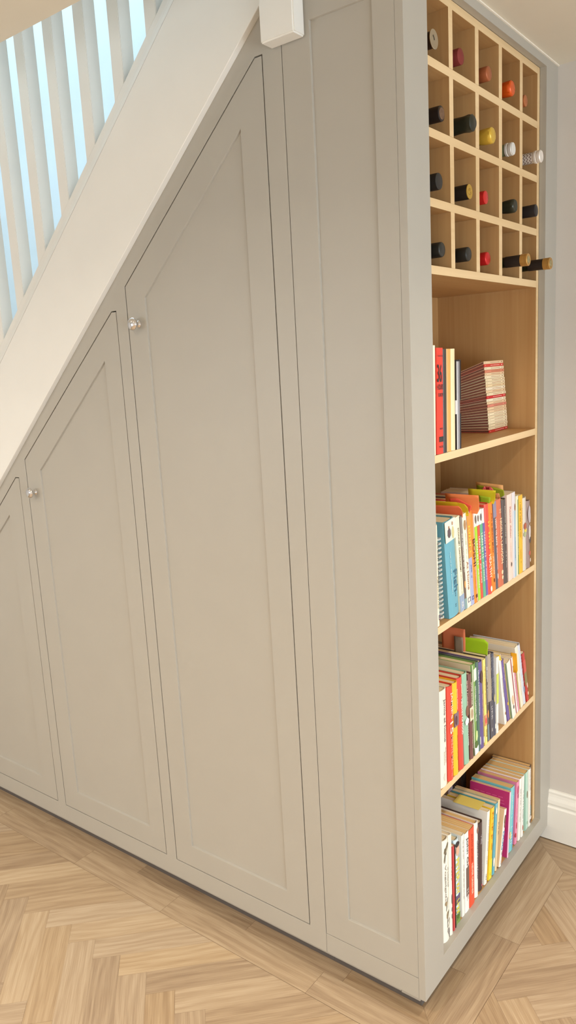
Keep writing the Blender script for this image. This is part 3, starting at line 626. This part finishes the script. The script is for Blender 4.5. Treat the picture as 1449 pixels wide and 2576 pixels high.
('D',.4990,.5160,.165,.28,.12,(246,242,234),0,1,-.015,'paperback_book','short white dog book tilted to the right on the bottom shelf',[('G',(226,198,158)),('O',.140,.5,.014,.005,(120,88,70),85),('O',.122,.5,.006,.003,(140,110,90),86),('T','DOG',.105,.050,.15,.85,(84,160,206)),('S',.045,.03,.4,.7,(90,84,84)),('S',.018,.006,.2,.7,(206,200,196))]),
('D',.5570,.5680,.207,.11,.128,(240,196,214),0,1,-.013,'paperback_book','paperback with a bright magenta cover facing the gap',[('G',(186,52,118)),('L',)]),
('D',.5790,.6080,.207,.10,.128,(126,204,206),0,1,-.017,'paperback_book','aqua paperback with small white script, right of the magenta one',[('S',.180,.10,.35,.6,(222,246,240)),('S',.09,.02,.35,.7,(236,246,246)),('B',.001,.200,(92,170,206),.78,1.),('O',.055,.2,.012,.007,(226,206,150),88)]),
('D',.6300,.6490,.203,.09,.128,(230,136,170),0,1,-.018,'paperback_book','pink paperback with darker rose blooms',[('O',.175,.6,.014,.006,(190,84,120),89),('O',.155,.7,.007,.004,(170,70,110),90),('O',.06,.5,.010,.004,(200,80,100),91),('O',.03,.2,.007,.005,(206,60,70),92),('S',.13,.08,.4,.5,(206,100,140))]),
('D',.6550,.6730,.205,.07,.128,(246,242,234),0,1,-.016,'paperback_book','white paperback with black capital lettering right of the pink one',[('T','BETTER',.170,.115,.35,.55,(80,74,70)),('S',.11,.06,.35,.55,(160,150,140))]),
('D',.6780,.6950,.205,.05,.128,(242,240,234),0,1,-.015,'paperback_book','white paperback with pale lettering left of the mint green pair',[('S',.155,.05,.4,.7,(176,180,170)),('O',.03,.6,.008,.003,(190,110,90),94)]),
('D',.7165,.7450,.200,.0,.128,(190,222,206),0,1,-.018,'paperback_book','pale mint green paperback with a little bird',[('O',.120,.65,.012,.0035,(130,116,84),95),('B',.001,.199,(150,196,176),0.,.3),('O',.02,.7,.006,.004,(160,190,160),96)]),
('D',.7458,.7640,.201,.0,.128,(240,236,226),0,1,-.016,'paperback_book','white floral paperback between the mint and the dark one',[('S',.19,.12,.3,.5,(200,186,190)),('S',.09,.03,.5,.7,(206,190,196)),('O',.015,.6,.006,.003,(110,100,100),97)]),
('D',.7700,.7862,.198,.0,.128,(84,66,62),0,1,-.023,'paperback_book','dark patterned paperback at the right end of the bottom shelf',[('S',.185,.12,.3,.75,(214,206,200)),('S',.11,.06,.3,.75,(206,198,192)),('B',.02,.055,(84,130,136)),('O',.014,.7,.006,.004,(230,222,210),98)]),
('E',.560,.592,.205,.0,.11,(56,44,40),1,0,-.190,'hardback_book','very dark hardback in the shadowed rear row, right of the lilac spine',[]),
('E',.594,.630,.212,.0,.11,(74,56,46),1,0,-.190,'hardback_book','brown hardback in the shadowed rear row of the bottom shelf',[]),
('E',.632,.668,.208,.0,.11,(50,44,44),1,0,-.190,'hardback_book','blackish hardback in the rear row behind the pink paperback',[]),
('E',.524,.556,.215,.0,.11,(214,210,226),0,0,-.188,'paperback_book','pale lilac spine half seen in the rear row of the bottom shelf',[('S',.19,.11,.4,.6,(70,64,90))]),
]
for (sh, y0, y1, h, sl, d, rgb, hard, old, xs, nm, lb, deco) in BK:
    th = math.atan(sl); t = (y1-y0)*math.cos(th)-.0005
    hh = h/math.cos(th)
    z = SH[sh]+.0003 + (t*math.sin(th) if th > 0 else 0.)
    o = empty(nm, lb, 'book', (xs, y0, z), (-th, 0, 0), GRP[sh])
    side = None
    for dc in deco:
        if dc[0] == 'G': side = dc[1]
    dmax = xs-(XB+.002); d = min(d, dmax)
    cov = make_book(o, t, hh, d, rgb, hard, old, side)
    X = .0004
    for dc in deco:
        k = dc[0]
        if k == 'T': lettering(cov, dc[1], dc[2], dc[3], dc[4]*t, dc[5]*t, dc[6], X)
        elif k == 'U': lettering(cov, dc[1], dc[2], dc[3], dc[4]*t, dc[5]*t, dc[6], X, upright=True)
        elif k == 'S': scribble(cov, dc[1], dc[2], dc[3]*t, dc[4]*t, dc[5], x=X)
        elif k == 'B': band(cov, t, dc[1], min(dc[2], hh-.0005), dc[3], *(dc[4:6] if len(dc) > 4 else (0., 1.)))
        elif k == 'O': blob(cov, dc[1], dc[2]*t, dc[3], min(dc[4], t*.46), dc[5], X-.0001, seed=dc[6])
        elif k == 'X':   # solid publisher block
            box('spine_emblem', (X, dc[3]*t, dc[2]), (X+.0004, dc[4]*t, dc[1]), colmat(dc[5]), cov)
        elif k == 'F':   # outlined publisher mark
            plate_with_holes('spine_emblem', [(dc[3]*t, dc[1]), (dc[4]*t, dc[1]), (dc[4]*t, dc[2]), (dc[3]*t, dc[2])],
                             [[(dc[3]*t+.0015, dc[1]+.0015), (dc[4]*t-.0015, dc[1]+.0015), (dc[4]*t-.0015, dc[2]-.0015), (dc[3]*t+.0015, dc[2]-.0015)]], 'x', X, X+.0003, colmat(dc[5]), cov)
        elif k == 'D':   # diagonal strokes
            bm = bmesh.new(); n = 14
            for i in range(n):
                a = dc[1]-(dc[1]-dc[2])*i/n; yy = t*(.15+.4*R.random())
                add_prism(bm, [(yy, a-.004), (yy+.001, a-.004), (yy+t*.3+.001, a+.003), (yy+t*.3, a+.003)], 'x', X, X+.0003)
            link('spine_lettering', to_mesh(bm, 'spine_lettering'), colmat(dc[3]), cov)
        elif k in ('K', 'K2'):  # notched black case round the book
            bm = bmesh.new()
            for (za, zb) in ((0, .085), (.118, hh)):
                if k == 'K': add_box(bm, (-d*.9, -.0009, za), (.0004, .0002, zb))
                else: add_box(bm, (-d*.9, t-.0002, za), (.0004, t+.0013, zb)); add_box(bm, (.0001, t*.72, za), (.0008, t, zb))
            add_box(bm, (-d*.9, .0004, hh-.0025), (.0004, t-.0004, hh+.0012))
            link('case', to_mesh(bm, 'case'), colmat((34, 30, 32)), o)
        elif k == 'L':  # faint lettering on the magenta cover
            for r_ in range(3):
                bm = bmesh.new()
                for i in range(5):
                    xx = -d*.88+i*d*.15+.003*r_; add_box(bm, (xx, -.0008, h*.89-.0095*r_), (xx+d*.11, -.0005, h*.89-.0095*r_+.0022))
                link('cover_lettering', to_mesh(bm, 'cover_lettering'), colmat((206, 96, 148)), cov)
        elif k == 'V':  # birds down the spine
            G1, G2 = (126, 116, 92), (160, 140, 108)
            for (zc, yc, a, b_, tl_, cc, sd) in ((.270, .45, .016, .005, -.7, G1, 1), (.262, .32, .010, .004, .2, (90, 86, 74), 2), (.245, .22, .013, .002, -.2, (110, 104, 92), 3),
                                            (.108, .45, .020, .0016, -.25, (104, 98, 88), 4), (.112, .32, .006, .005, .4, G2, 5),
                                            (.076, .50, .010, .0045, -.2, G2, 6), (.066, .52, .018, .0012, -.1, (104, 98, 88), 7), (.080, .62, .008, .002, -.6, G1, 8),
                                            (.026, .66, .010, .006, .2, (150, 144, 138), 9), (.016, .72, .010, .0018, .1, (110, 104, 98), 10)):
                blob(cov, zc, yc*t, a, b_, cc, X-.0001, 'spine_picture', sd, tl_)
            plate_with_holes('spine_emblem', [(.45*t, .038), (.85*t, .046), (.85*t, .062), (.45*t, .054)], [[(.50*t, .0405), (.80*t, .047), (.80*t, .0595), (.50*t, .0525)]], 'x', X, X+.0003, colmat((140, 134, 128)), cov)

# spiral notebook
nb = empty('spiral_notebook', 'white wire-bound notebook with olive cover beside the cream cookbook', 'notebook', (-.036, .1705, SH['B']+.0003), (.05, 0, 0))
t, h = .011, .218
box('cover', (-.165, 0, .001), (0, .0014, h), colmat((122, 130, 78)), nb)
box('pages', (-.163, .0018, .002), (-.001, .0090, h-.0015), PAGE, nb)
box('back_cover', (-.165, .0094, .001), (0, .0110, h), colmat((96, 78, 62)), nb)
bm = bmesh.new(); rr, tube, seg = .0108, .00065, 18
for i in range(19):
    for dz in (0, .0026):
        z0 = .010+i*.0110+dz
        cx, cy = .0015, .0098
        prev = None; first = None
        for s in range(seg+1):
            a = math.radians(205)-math.radians(410)*s/seg*.78 if False else math.radians(200-400*s/seg)
            c = Vector((cx+rr*.92*math.cos(a), cy+rr*math.sin(a), z0+.0016*math.cos(a)))
            n_ = Vector((math.cos(a), math.sin(a), 0)); ring = []
            for u in range(5):
                b_ = 2*math.pi*u/5; ring.append(bm.verts.new(c+n_*tube*math.cos(b_)+Vector((0, 0, 1))*tube*math.sin(b_)))
            if prev:
                for u in range(5): bm.faces.new((prev[u], prev[(u+1) % 5], ring[(u+1) % 5], ring[u]))
            prev = ring
link('wire_coil', to_mesh(bm, 'wire_coil'), mat('white_wire', (246, 240, 230), .35), nb, smooth=True)

# magazines lying flat, spines to the room
NM = 25
cols = {0: (206, 52, 48), 1: (240, 222, 186), 9: (224, 140, 120), 12: (206, 40, 50), 16: (238, 214, 170), 21: (222, 140, 110), 23: (214, 70, 60)}
ORD = ['lowest', 'second', 'third', 'fourth', 'fifth', 'sixth', 'seventh', 'eighth', 'ninth', 'tenth', 'eleventh', 'twelfth', 'thirteenth']
for i in range(NM):
    c = cols.get(i, R.choice([(242, 226, 190), (244, 230, 200), (238, 220, 182), (236, 206, 166)]))
    yo = .6400-.034*(i/NM)**1.2+R.uniform(-.002, .002); zi = SH['A']+.0004+.00815*i
    cn = 'red' if c[1] < 80 else ('pinkish' if c[1] < 160 else 'cream')
    if i == NM-1: w_ = 'topmost of the flat magazine stack'
    elif i < 12: w_ = ('lowest of the flat magazine stack' if i == 0 else ORD[i]+' from the bottom of the flat magazine stack')
    elif i == 12: w_ = 'in the middle of the flat magazine stack'
    else: w_ = ORD[NM-1-i]+' from the top of the flat magazine stack'
    o = empty('magazine', 'thin %s spined magazine, %s' % (cn, w_), 'magazine', (-.100+R.uniform(-.0006, .0006), yo, zi), (0, 0, 0), 'magazines stacked flat on the top shelf')
    Ln, Dp, T0 = .138, .205, .0076
    T1 = T0*.62; za = -.00815*i*.36     # fore edge is thinner, so the rear sinks
    bm = bmesh.new()
    def wedge(bm, x0, x1, y0_, y1_, lo, hi):
        def zz(x, f):
            k = (-x)/Dp; return (za*k)+f*(T0+(T1-T0)*k)
        v = [bm.verts.new(p) for p in ((x0,y0_,zz(x0,lo)),(x1,y0_,zz(x1,lo)),(x1,y1_,zz(x1,lo)),(x0,y1_,zz(x0,lo)),(x0,y0_,zz(x0,hi)),(x1,y0_,zz(x1,hi)),(x1,y1_,zz(x1,hi)),(x0,y1_,zz(x0,hi)))]
        for f in ((0,3,2,1),(4,5,6,7),(0,1,5,4),(1,2,6,5),(2,3,7,6),(3,0,4,7)): bm.faces.new([v[q_] for q_ in f])
    wedge(bm, -Dp, 0, 0, Ln, 0, .10); wedge(bm, -Dp, 0, 0, Ln, .88, .98); wedge(bm, -.0016, 0, 0, Ln, .10, .88)
    cv = link('cover', to_mesh(bm, 'cover'), colmat(c, .4), o)
    bm = bmesh.new()
    wedge(bm, -Dp+.002, -.0018, .0006+R.random()*.0006, Ln-.0008, .11, .44); wedge(bm, -Dp+.002, -.0018, .0010+R.random()*.001, Ln-.0008, .53, .86)
    link('pages', to_mesh(bm, 'pages'), mat('magazine_pages', (150, 96, 78), .8), o)
    bm = bmesh.new()
    ic = (250, 236, 220) if c[1] < 80 else (150, 96, 70)
    add_box(bm, (.0001, .008, .0030), (.0003, .0105, .0046))
    for s in range(6):
        a = .045+s*.011; add_box(bm, (.0001, a, .0030), (.0003, a+.0085, .0042))
    add_box(bm, (.0001, .122, .0028), (.0003, .130, .0048))
    link('spine_lettering', to_mesh(bm, 'spine_lettering'), colmat(ic), cv)

# ------------------------------------------------------------------ sticky notes poking out of the books
def note(pts, y, rgb, lb, bend=.004, th=.00035):
    """pts: outline in (x,z); a thin sheet with a gentle curl towards -y at its top"""
    cx = sum(p[0] for p in pts)/len(pts); zb_ = min(p[1] for p in pts); zt_ = max(p[1] for p in pts)
    bm = bmesh.new(); vs = [bm.verts.new((p[0]-cx, 0, p[1]-zb_)) for p in pts]
    f = bm.faces.new(vs)
    bmesh.ops.triangulate(bm, faces=[f])
    bmesh.ops.subdivide_edges(bm, edges=list(bm.edges), cuts=4, use_grid_fill=True)
    hh = zt_-zb_
    for v in bm.verts: v.co.y = -bend*(v.co.z/hh)**2 + bend*.35*math.sin(v.co.x*60)*(v.co.z/hh)
    bmesh.ops.recalc_face_normals(bm, faces=bm.faces)
    bmesh.ops.solidify(bm, geom=list(bm.faces), thickness=th)
    o = link('sticky_note', to_mesh(bm, 'sticky_note'), mat('note_%02x%02x%02x' % rgb, rgb, .7), None, (cx, y, zb_), smooth=True)
    return tag(o, lb, 'sticky note', 'sticky notes marking book pages')
note([(-.110, 1.222), (-.016, 1.222), (-.016, 1.236), (-.020, 1.246), (-.026, 1.251), (-.110, 1.249)], .277, (232, 112, 66), 'salmon orange note in front of the mustard one, furthest left on the cookbook shelf')
note([(-.115, 1.222), (-.011, 1.222), (-.011, 1.235), (-.013, 1.244), (-.020, 1.252), (-.043, 1.256), (-.115, 1.256)], .300, (216, 182, 20), 'mustard yellow curled note between two orange ones')
note([(-.088, 1.222), (-.002, 1.222), (.003, 1.232), (.003, 1.270), (-.088, 1.271)], .333, (250, 146, 84), 'largest orange note standing tall above the BOSH! book')
note([(-.071, 1.225), (-.017, 1.225), (-.012, 1.244), (-.027, 1.251), (-.049, 1.262), (-.071, 1.260)], .322, (234, 92, 66), 'coral curled note leaning on the front of the largest orange one')
note([(-.083, 1.224), (-.012, 1.224), (-.008, 1.238), (-.006, 1.261), (-.083, 1.263)], .462, (214, 200, 30), 'yellow-green square note above the HOW TO BAKE book')
note([(-.047, 1.222), (-.018, 1.222), (-.015, 1.244), (-.047, 1.249)], .448, (150, 178, 20), 'small lime note tucked in front of the yellow-green square one')
note([(-.109, 1.218), (-.030, 1.218), (-.030, 1.257), (-.109, 1.263)], .572, (222, 162, 98), 'pale apricot note furthest back above the dark grey-brown cookbook')
note([(-.103, 1.222), (-.036, 1.222), (-.023, 1.230), (-.025, 1.245), (-.048, 1.251), (-.103, 1.256)], .563, (150, 158, 20), 'olive green note in front of the pale apricot one')
note([(-.083, 1.222), (-.052, 1.222), (-.052, 1.246), (-.060, 1.254), (-.068, 1.251), (-.077, 1.254), (-.083, 1.248)], .556, (232, 96, 96), 'small pink notched note against the olive green one')
note([(-.031, 1.215), (-.018, 1.215), (-.018, 1.229), (-.021, 1.243), (-.031, 1.243)], .523, (226, 150, 92), 'narrow apricot tab at the head of the terracotta book')
note([(-.152, .795), (-.082, .795), (-.081, .873), (-.120, .873), (-.152, .873)], .4275, (214, 118, 76), 'large salmon note half hidden by the frame on the third shelf')
note([(-.111, .795), (-.085, .795), (-.085, .851), (-.111, .851)], .4200, (134, 116, 96), 'grey-brown slip in front of the large salmon note on the third shelf', .002)
lg = note([(-.096, .795), (-.021, .795), (-.016, .844), (-.028, .853), (-.096, .849)], .432, (158, 196, 16), 'big folded lime green note on the third shelf')
box('marker_strip', (-.030, -.0020, .048), (.012, -.0012, .0535), colmat((52, 48, 40)), lg)
note([(-.033, .765), (-.013, .765), (-.015, .781), (-.033, .779)], .5120, (240, 202, 40), 'small yellow note above the upright white paperback', .002)
note([(-.024, .692), (-.006, .692), (-.003, .700), (-.006, .753), (-.024, .753)], .6125, (236, 170, 30), 'amber note hanging down beside the tall cream leaning paperback', .001)
yn = box('sticky_note', (-.04, -.0235, 0), (.04, .0235, .0004), mat('note_flat', (222, 202, 104), .7), None)
yn.location = (-.085, .4470, .3352); yn.rotation_euler = (.0, 0, .0)
tag(yn, 'translucent yellow note lying flat across the tops of the bottom shelf books', 'sticky note', 'sticky notes marking book pages')

# ------------------------------------------------------------------ wine bottles
GLD = mat('dark_bottle_glass', (18, 24, 14), .08, coat=.5)
GLC = mat('pale_bottle_glass', (120, 130, 96), .08, coat=.5)
def bottle(r, c, xf, y, capr, capc, lb, style, glass=GLD, caplen=.060, rough=.4):
    z = rows[r][0]+.0382; y = min(max(y, CY[c][0]+.0380), CY[c][1]-.0380)
    o = empty('wine_bottle', lb, 'bottle', (xf, y, z), (0, 0, 0), 'wine bottles in the rack cells')
    L_ = min(.300, xf-(XB+.004)); rn = capr-.0012
    lathe('glass_body', [(-L_, 0), (-L_, .033), (-L_+.004, .0372), (-.125, .0372), (-.108, .034), (-.092, .024), (-.080, rn), (-caplen+.004, rn*.97), (-.004, rn*.97), (-.004, 0)], glass, o, 30)
    m = mat('capsule_%02x%02x%02x_%d' % (*capc, int(rough*100)), capc, rough, metal=.25 if style != 'wax' else 0., bump=.5 if style in ('foil', 'wax') else 0, bscale=110)
    p = [(-caplen, capr*.97), (-.014, capr)]
    if style == 'screw':
        p = [(-caplen, capr*.965), (-.030, capr*.98), (-.0295, capr*1.01), (-.028, capr*.965), (-.0265, capr*1.01), (-.003, capr*1.0), (-.001, capr*.94), (0, capr*.85), (0, 0)]
    elif style == 'foil':
        p = [(-caplen, capr*.86), (-.040, capr*.84), (-.026, capr*.98), (-.010, capr*1.04), (-.003, capr*1.02), (0, capr*.86), (.001, 0)]
    elif style == 'wax':
        p = [(-caplen-.03, capr*.98), (-.075, capr*1.02), (-.060, capr*1.10), (-.045, capr*1.0), (-.026, capr*.95), (-.012, capr*1.04), (-.004, capr*1.0), (0, capr*.7), (0, 0)]
    elif style == 'ring':
        p = [(-caplen, capr*.90), (-.019, capr*.90), (-.0185, capr*1.02), (-.0135, capr*1.04), (-.0125, capr*.93), (-.010, capr*.93), (-.009, capr*1.0), (-.002, capr*1.0), (0, capr*.88), (-.0005, capr*.62), (-.0012, capr*.6), (-.0012, 0)]
    else:
        p = [(-caplen, capr*.95), (-.004, capr), (-.001, capr*.97), (0, capr*.86), (0, 0)]
    cp = lathe('capsule', p, m, o, 32, wob=.05 if style in ('foil', 'wax') else 0.)
    return o, cp
def disc(par, r_, rgb, x=.0, metal=1., rough=.25):
    d_ = lathe('cap_disc', [(-.0008, r_), (.0006, r_), (.0012, r_*.9), (.0008, r_*.8), (.0008, r_*.3), (.0011, r_*.25), (.0011, 0)], mat('disc_%02x%02x%02x' % rgb, rgb, rough, metal=metal), par, 28)
    d_.location.x = x; return d_
o, cp = bottle(0, 0, -.020, .170, .0165, (58, 44, 38), 'bottle with a silver disc cap, leftmost in the top row of the rack', 'plain'); disc(cp, .0195, (206, 200, 186)); box('cap_mark', (.0014, -.0008, -.002), (.0018, .0008, .0085), colmat((70, 60, 50)), cp).rotation_euler = (.5, 0, 0)
bottle(0, 1, -.018, .300, .0175, (134, 52, 48), 'bottle with a dull dark red capsule, second in the top row', 'plain', rough=.6)
o, cp = bottle(0, 2, -.014, .449, .0165, (168, 96, 58), 'bottle with a bronze screw cap in the middle cell of the top row', 'screw')
o, cp = bottle(0, 3, -.012, .592, .0180, (226, 92, 26), 'bottle wrapped in crinkled orange foil in the top row', 'foil', rough=.28)
bottle(0, 4, -.024, .712, .0150, (186, 112, 66), 'bottle with a small copper cap at the right end of the top row', 'plain', rough=.35)
o, cp = bottle(1, 0, -.018, .198, .0165, (42, 34, 30), 'black capped bottle leftmost in the second row of the rack', 'plain', rough=.35); disc(cp, .0125, (120, 92, 70), 0., .4, .5)
bottle(1, 1, .006, .314, .0182, (36, 38, 28), 'bottle dipped in lumpy dark green wax, jutting from the second row', 'wax', caplen=.075, rough=.3)
bottle(1, 2, -.004, .447, .0180, (216, 178, 66), 'bottle with crinkled gold foil in the middle of the second row', 'foil', rough=.3)
o, cp = bottle(1, 3, -.017, .608, .0160, (226, 222, 214), 'bottle with a round white cap in the second row', 'ring', GLC, .018); disc(cp, .0150, (222, 220, 214), 0., .1, .4)
o, cp = bottle(1, 4, .009, .745, .0160, (236, 228, 218), 'white bottle neck with brown zigzag stripes at the right of the second row', 'ring', GLC, .090)
bm = bmesh.new()
for k in range(5):
    x0 = -.028-k*.0085; n = 20; rad = .0160*.915; A = []
    for s in range(n):
        a = 2*math.pi*s/n; dx = 0.0026*(1 if s % 2 else -1)
        A.append((bm.verts.new((x0+dx, rad*math.cos(a), rad*math.sin(a))), bm.verts.new((x0+dx+.0022, rad*math.cos(a), rad*math.sin(a)))))
    for s in range(n): bm.faces.new((A[s][0], A[(s+1) % n][0], A[(s+1) % n][1], A[s][1]))
link('zigzag_stripes', to_mesh(bm, 'zigzag_stripes'), colmat((112, 80, 66)), cp)
bottle(2, 0, -.017, .180, .0178, (44, 42, 40), 'black screw capped bottle leftmost in the third row of the rack', 'plain', rough=.4)
o, cp = bottle(2, 1, -.018, .338, .0170, (40, 34, 28), 'black capsule with an embossed gold end in the third row', 'plain', rough=.45); disc(cp, .0165, (222, 184, 84), 0., .8, .3)
for k in range(2):
    tr_ = lathe('cap_mark', [(.0014, .0075-.004*k), (.0019, .007-.004*k), (.0014, .0065-.004*k)], mat('goldmark', (176, 136, 50), .4, metal=.6), cp, 20)
bottle(2, 2, -.018, .430, .0158, (206, 44, 40), 'glossy bright red capped bottle in the middle of the third row', 'plain', rough=.2)
bottle(2, 3, -.009, .604, .0165, (44, 46, 34), 'dark green crinkled foil bottle in the fourth cell of the third row', 'foil', rough=.35)
o, cp = bottle(2, 4, .004, .722, .0160, (40, 36, 38), 'black capsule with a tiny round emblem at the right of the third row', 'plain', rough=.35)
em = lathe('capsule_emblem', [(0, .0075), (.0006, .007), (.0006, .0)], colmat((206, 150, 140)), cp, 20, 'y'); em.location = (-.050, -.0158, -.001); em.scale = (1, -1, 1)
em2 = lathe('capsule_emblem', [(0, .0045), (.0008, .004), (.0008, .0)], colmat((40, 36, 38)), cp, 20, 'y'); em2.location = (-.050, -.0160, -.001); em2.scale = (1, -1, 1)
bottle(3, 0, -.022, .200, .0165, (46, 46, 42), 'ribbed black screw cap leftmost in the bottom row of the rack', 'screw', rough=.35)
bottle(3, 1, -.018, .333, .0165, (44, 44, 40), 'ribbed black screw cap second in the bottom row of the rack', 'screw', rough=.35)
bottle(3, 2, -.024, .461, .0160, (198, 32, 34), 'bright red screw cap in the middle of the bottom row', 'screw', rough=.3)
for (c, xf, y, lb) in ((3, .029, .594, 'long black and gold neck jutting from the fourth cell of the bottom row'), (4, .036, .744, 'black and gold neck sticking out furthest, right end of the bottom row')):
    o, cp = bottle(3, c, xf, y, .0150, (40, 30, 26), lb, 'plain', caplen=.060, rough=.5)
    cb_ = lathe('cap_band', [(-.018, .0151), (-.0175, .0156), (-.0065, .0156), (-.006, .0150), (-.0055, .0158), (.0005, .0158), (.0015, .0145), (.0012, .0105), (.0006, .010), (.0006, 0)], mat('brass_cap', (196, 152, 84), .35, metal=.6), cp, 32)
    disc(cb_, .0095, (206, 196, 150), .0008)

# ------------------------------------------------------------------ lights
def down(x, y, e, r_=.045, col=(1, .87, .73), spread=150):
    l = bpy.data.lights.new('downlight', 'AREA'); l.shape = 'DISK'; l.size = r_*2; l.energy = e; l.color = col; l.spread = math.radians(spread)
    o = bpy.data.objects.new('downlight', l); COL.objects.link(o); o.location = (x, y, H-.012)
    return o
DL = [(.92, .10, 8.5), (.95, -1.25, 6.0), (-.35, -1.45, 14), (-1.75, -1.55, 8), (2.2, -.6, 7), (-.35, -2.8, 17), (.95, -2.6, 9), (-1.75, -2.6, 19), (2.2, -2.2, 8)]
for i, (x, y, e) in enumerate(DL): down(x, y, e, spread=118 if x > .5 and y > -2 else 150)
# portals help the sky light find the openings
def portal(loc, rot, sx, sy):
    l = bpy.data.lights.new('daylight_portal', 'AREA'); l.shape = 'RECTANGLE'; l.size = sx; l.size_y = sy
    l.cycles.is_portal = True
    o = bpy.data.objects.new('daylight_portal', l); COL.objects.link(o); o.location = loc; o.rotation_euler = rot
portal((XR+.13, (GW0+GW1)/2, (GZ0+GZ1)/2), (0, math.radians(90), 0), GZ1-GZ0, GW1-GW0)
portal(((FX0+FX1)/2, YF-.13, 1.45), (math.radians(90), 0, 0), FX1-FX0, 1.1)
portal((-2.1, (SY0+W)/2, 4.69), (0, 0, 0), 2.4, W-SY0)
w = bpy.data.worlds.new('World'); SC.world = w; w.use_nodes = True
nt = w.node_tree; bg = nt.nodes['Background']
bg.inputs['Color'].default_value = (.79, .90, 1.0, 1); bg.inputs['Strength'].default_value = 7.8

# ------------------------------------------------------------------ camera
cam = bpy.data.cameras.new('camera'); co = bpy.data.objects.new('camera', cam); COL.objects.link(co)
f_px, cx_, cy_, cz_ = 1920.3827, .7815134, -1.4478617, 1.6142906
yaw, pitch, roll = 2.2328999, -.1888980, -.0550033
fwd = Vector((math.cos(pitch)*math.cos(yaw), math.cos(pitch)*math.sin(yaw), math.sin(pitch)))
rt = Vector((math.sin(yaw), -math.cos(yaw), 0)); up = rt.cross(fwd)
r2 = math.cos(roll)*rt+math.sin(roll)*up; u2 = -math.sin(roll)*rt+math.cos(roll)*up
M = Matrix(((r2.x, u2.x, -fwd.x, cx_), (r2.y, u2.y, -fwd.y, cy_), (r2.z, u2.z, -fwd.z, cz_), (0, 0, 0, 1)))
co.matrix_world = M
cam.sensor_fit = 'VERTICAL'; cam.sensor_height = 36; cam.lens = f_px*36/2576
cam.clip_start = .02
SC.camera = co
SC.view_settings.view_transform = 'Standard'; SC.view_settings.look = 'None'
SC.view_settings.gamma = 1; SC.view_settings.exposure = .10; SC.view_settings.use_curve_mapping = False
SC.cycles.use_denoising = True
SC.cycles.use_adaptive_sampling = True; SC.cycles.adaptive_threshold = .06
SC.cycles.max_bounces = 6; SC.cycles.diffuse_bounces = 4; SC.cycles.glossy_bounces = 2; SC.cycles.transparent_max_bounces = 4
SC.cycles.sample_clamp_indirect = 6
bpy.context.view_layer.update()
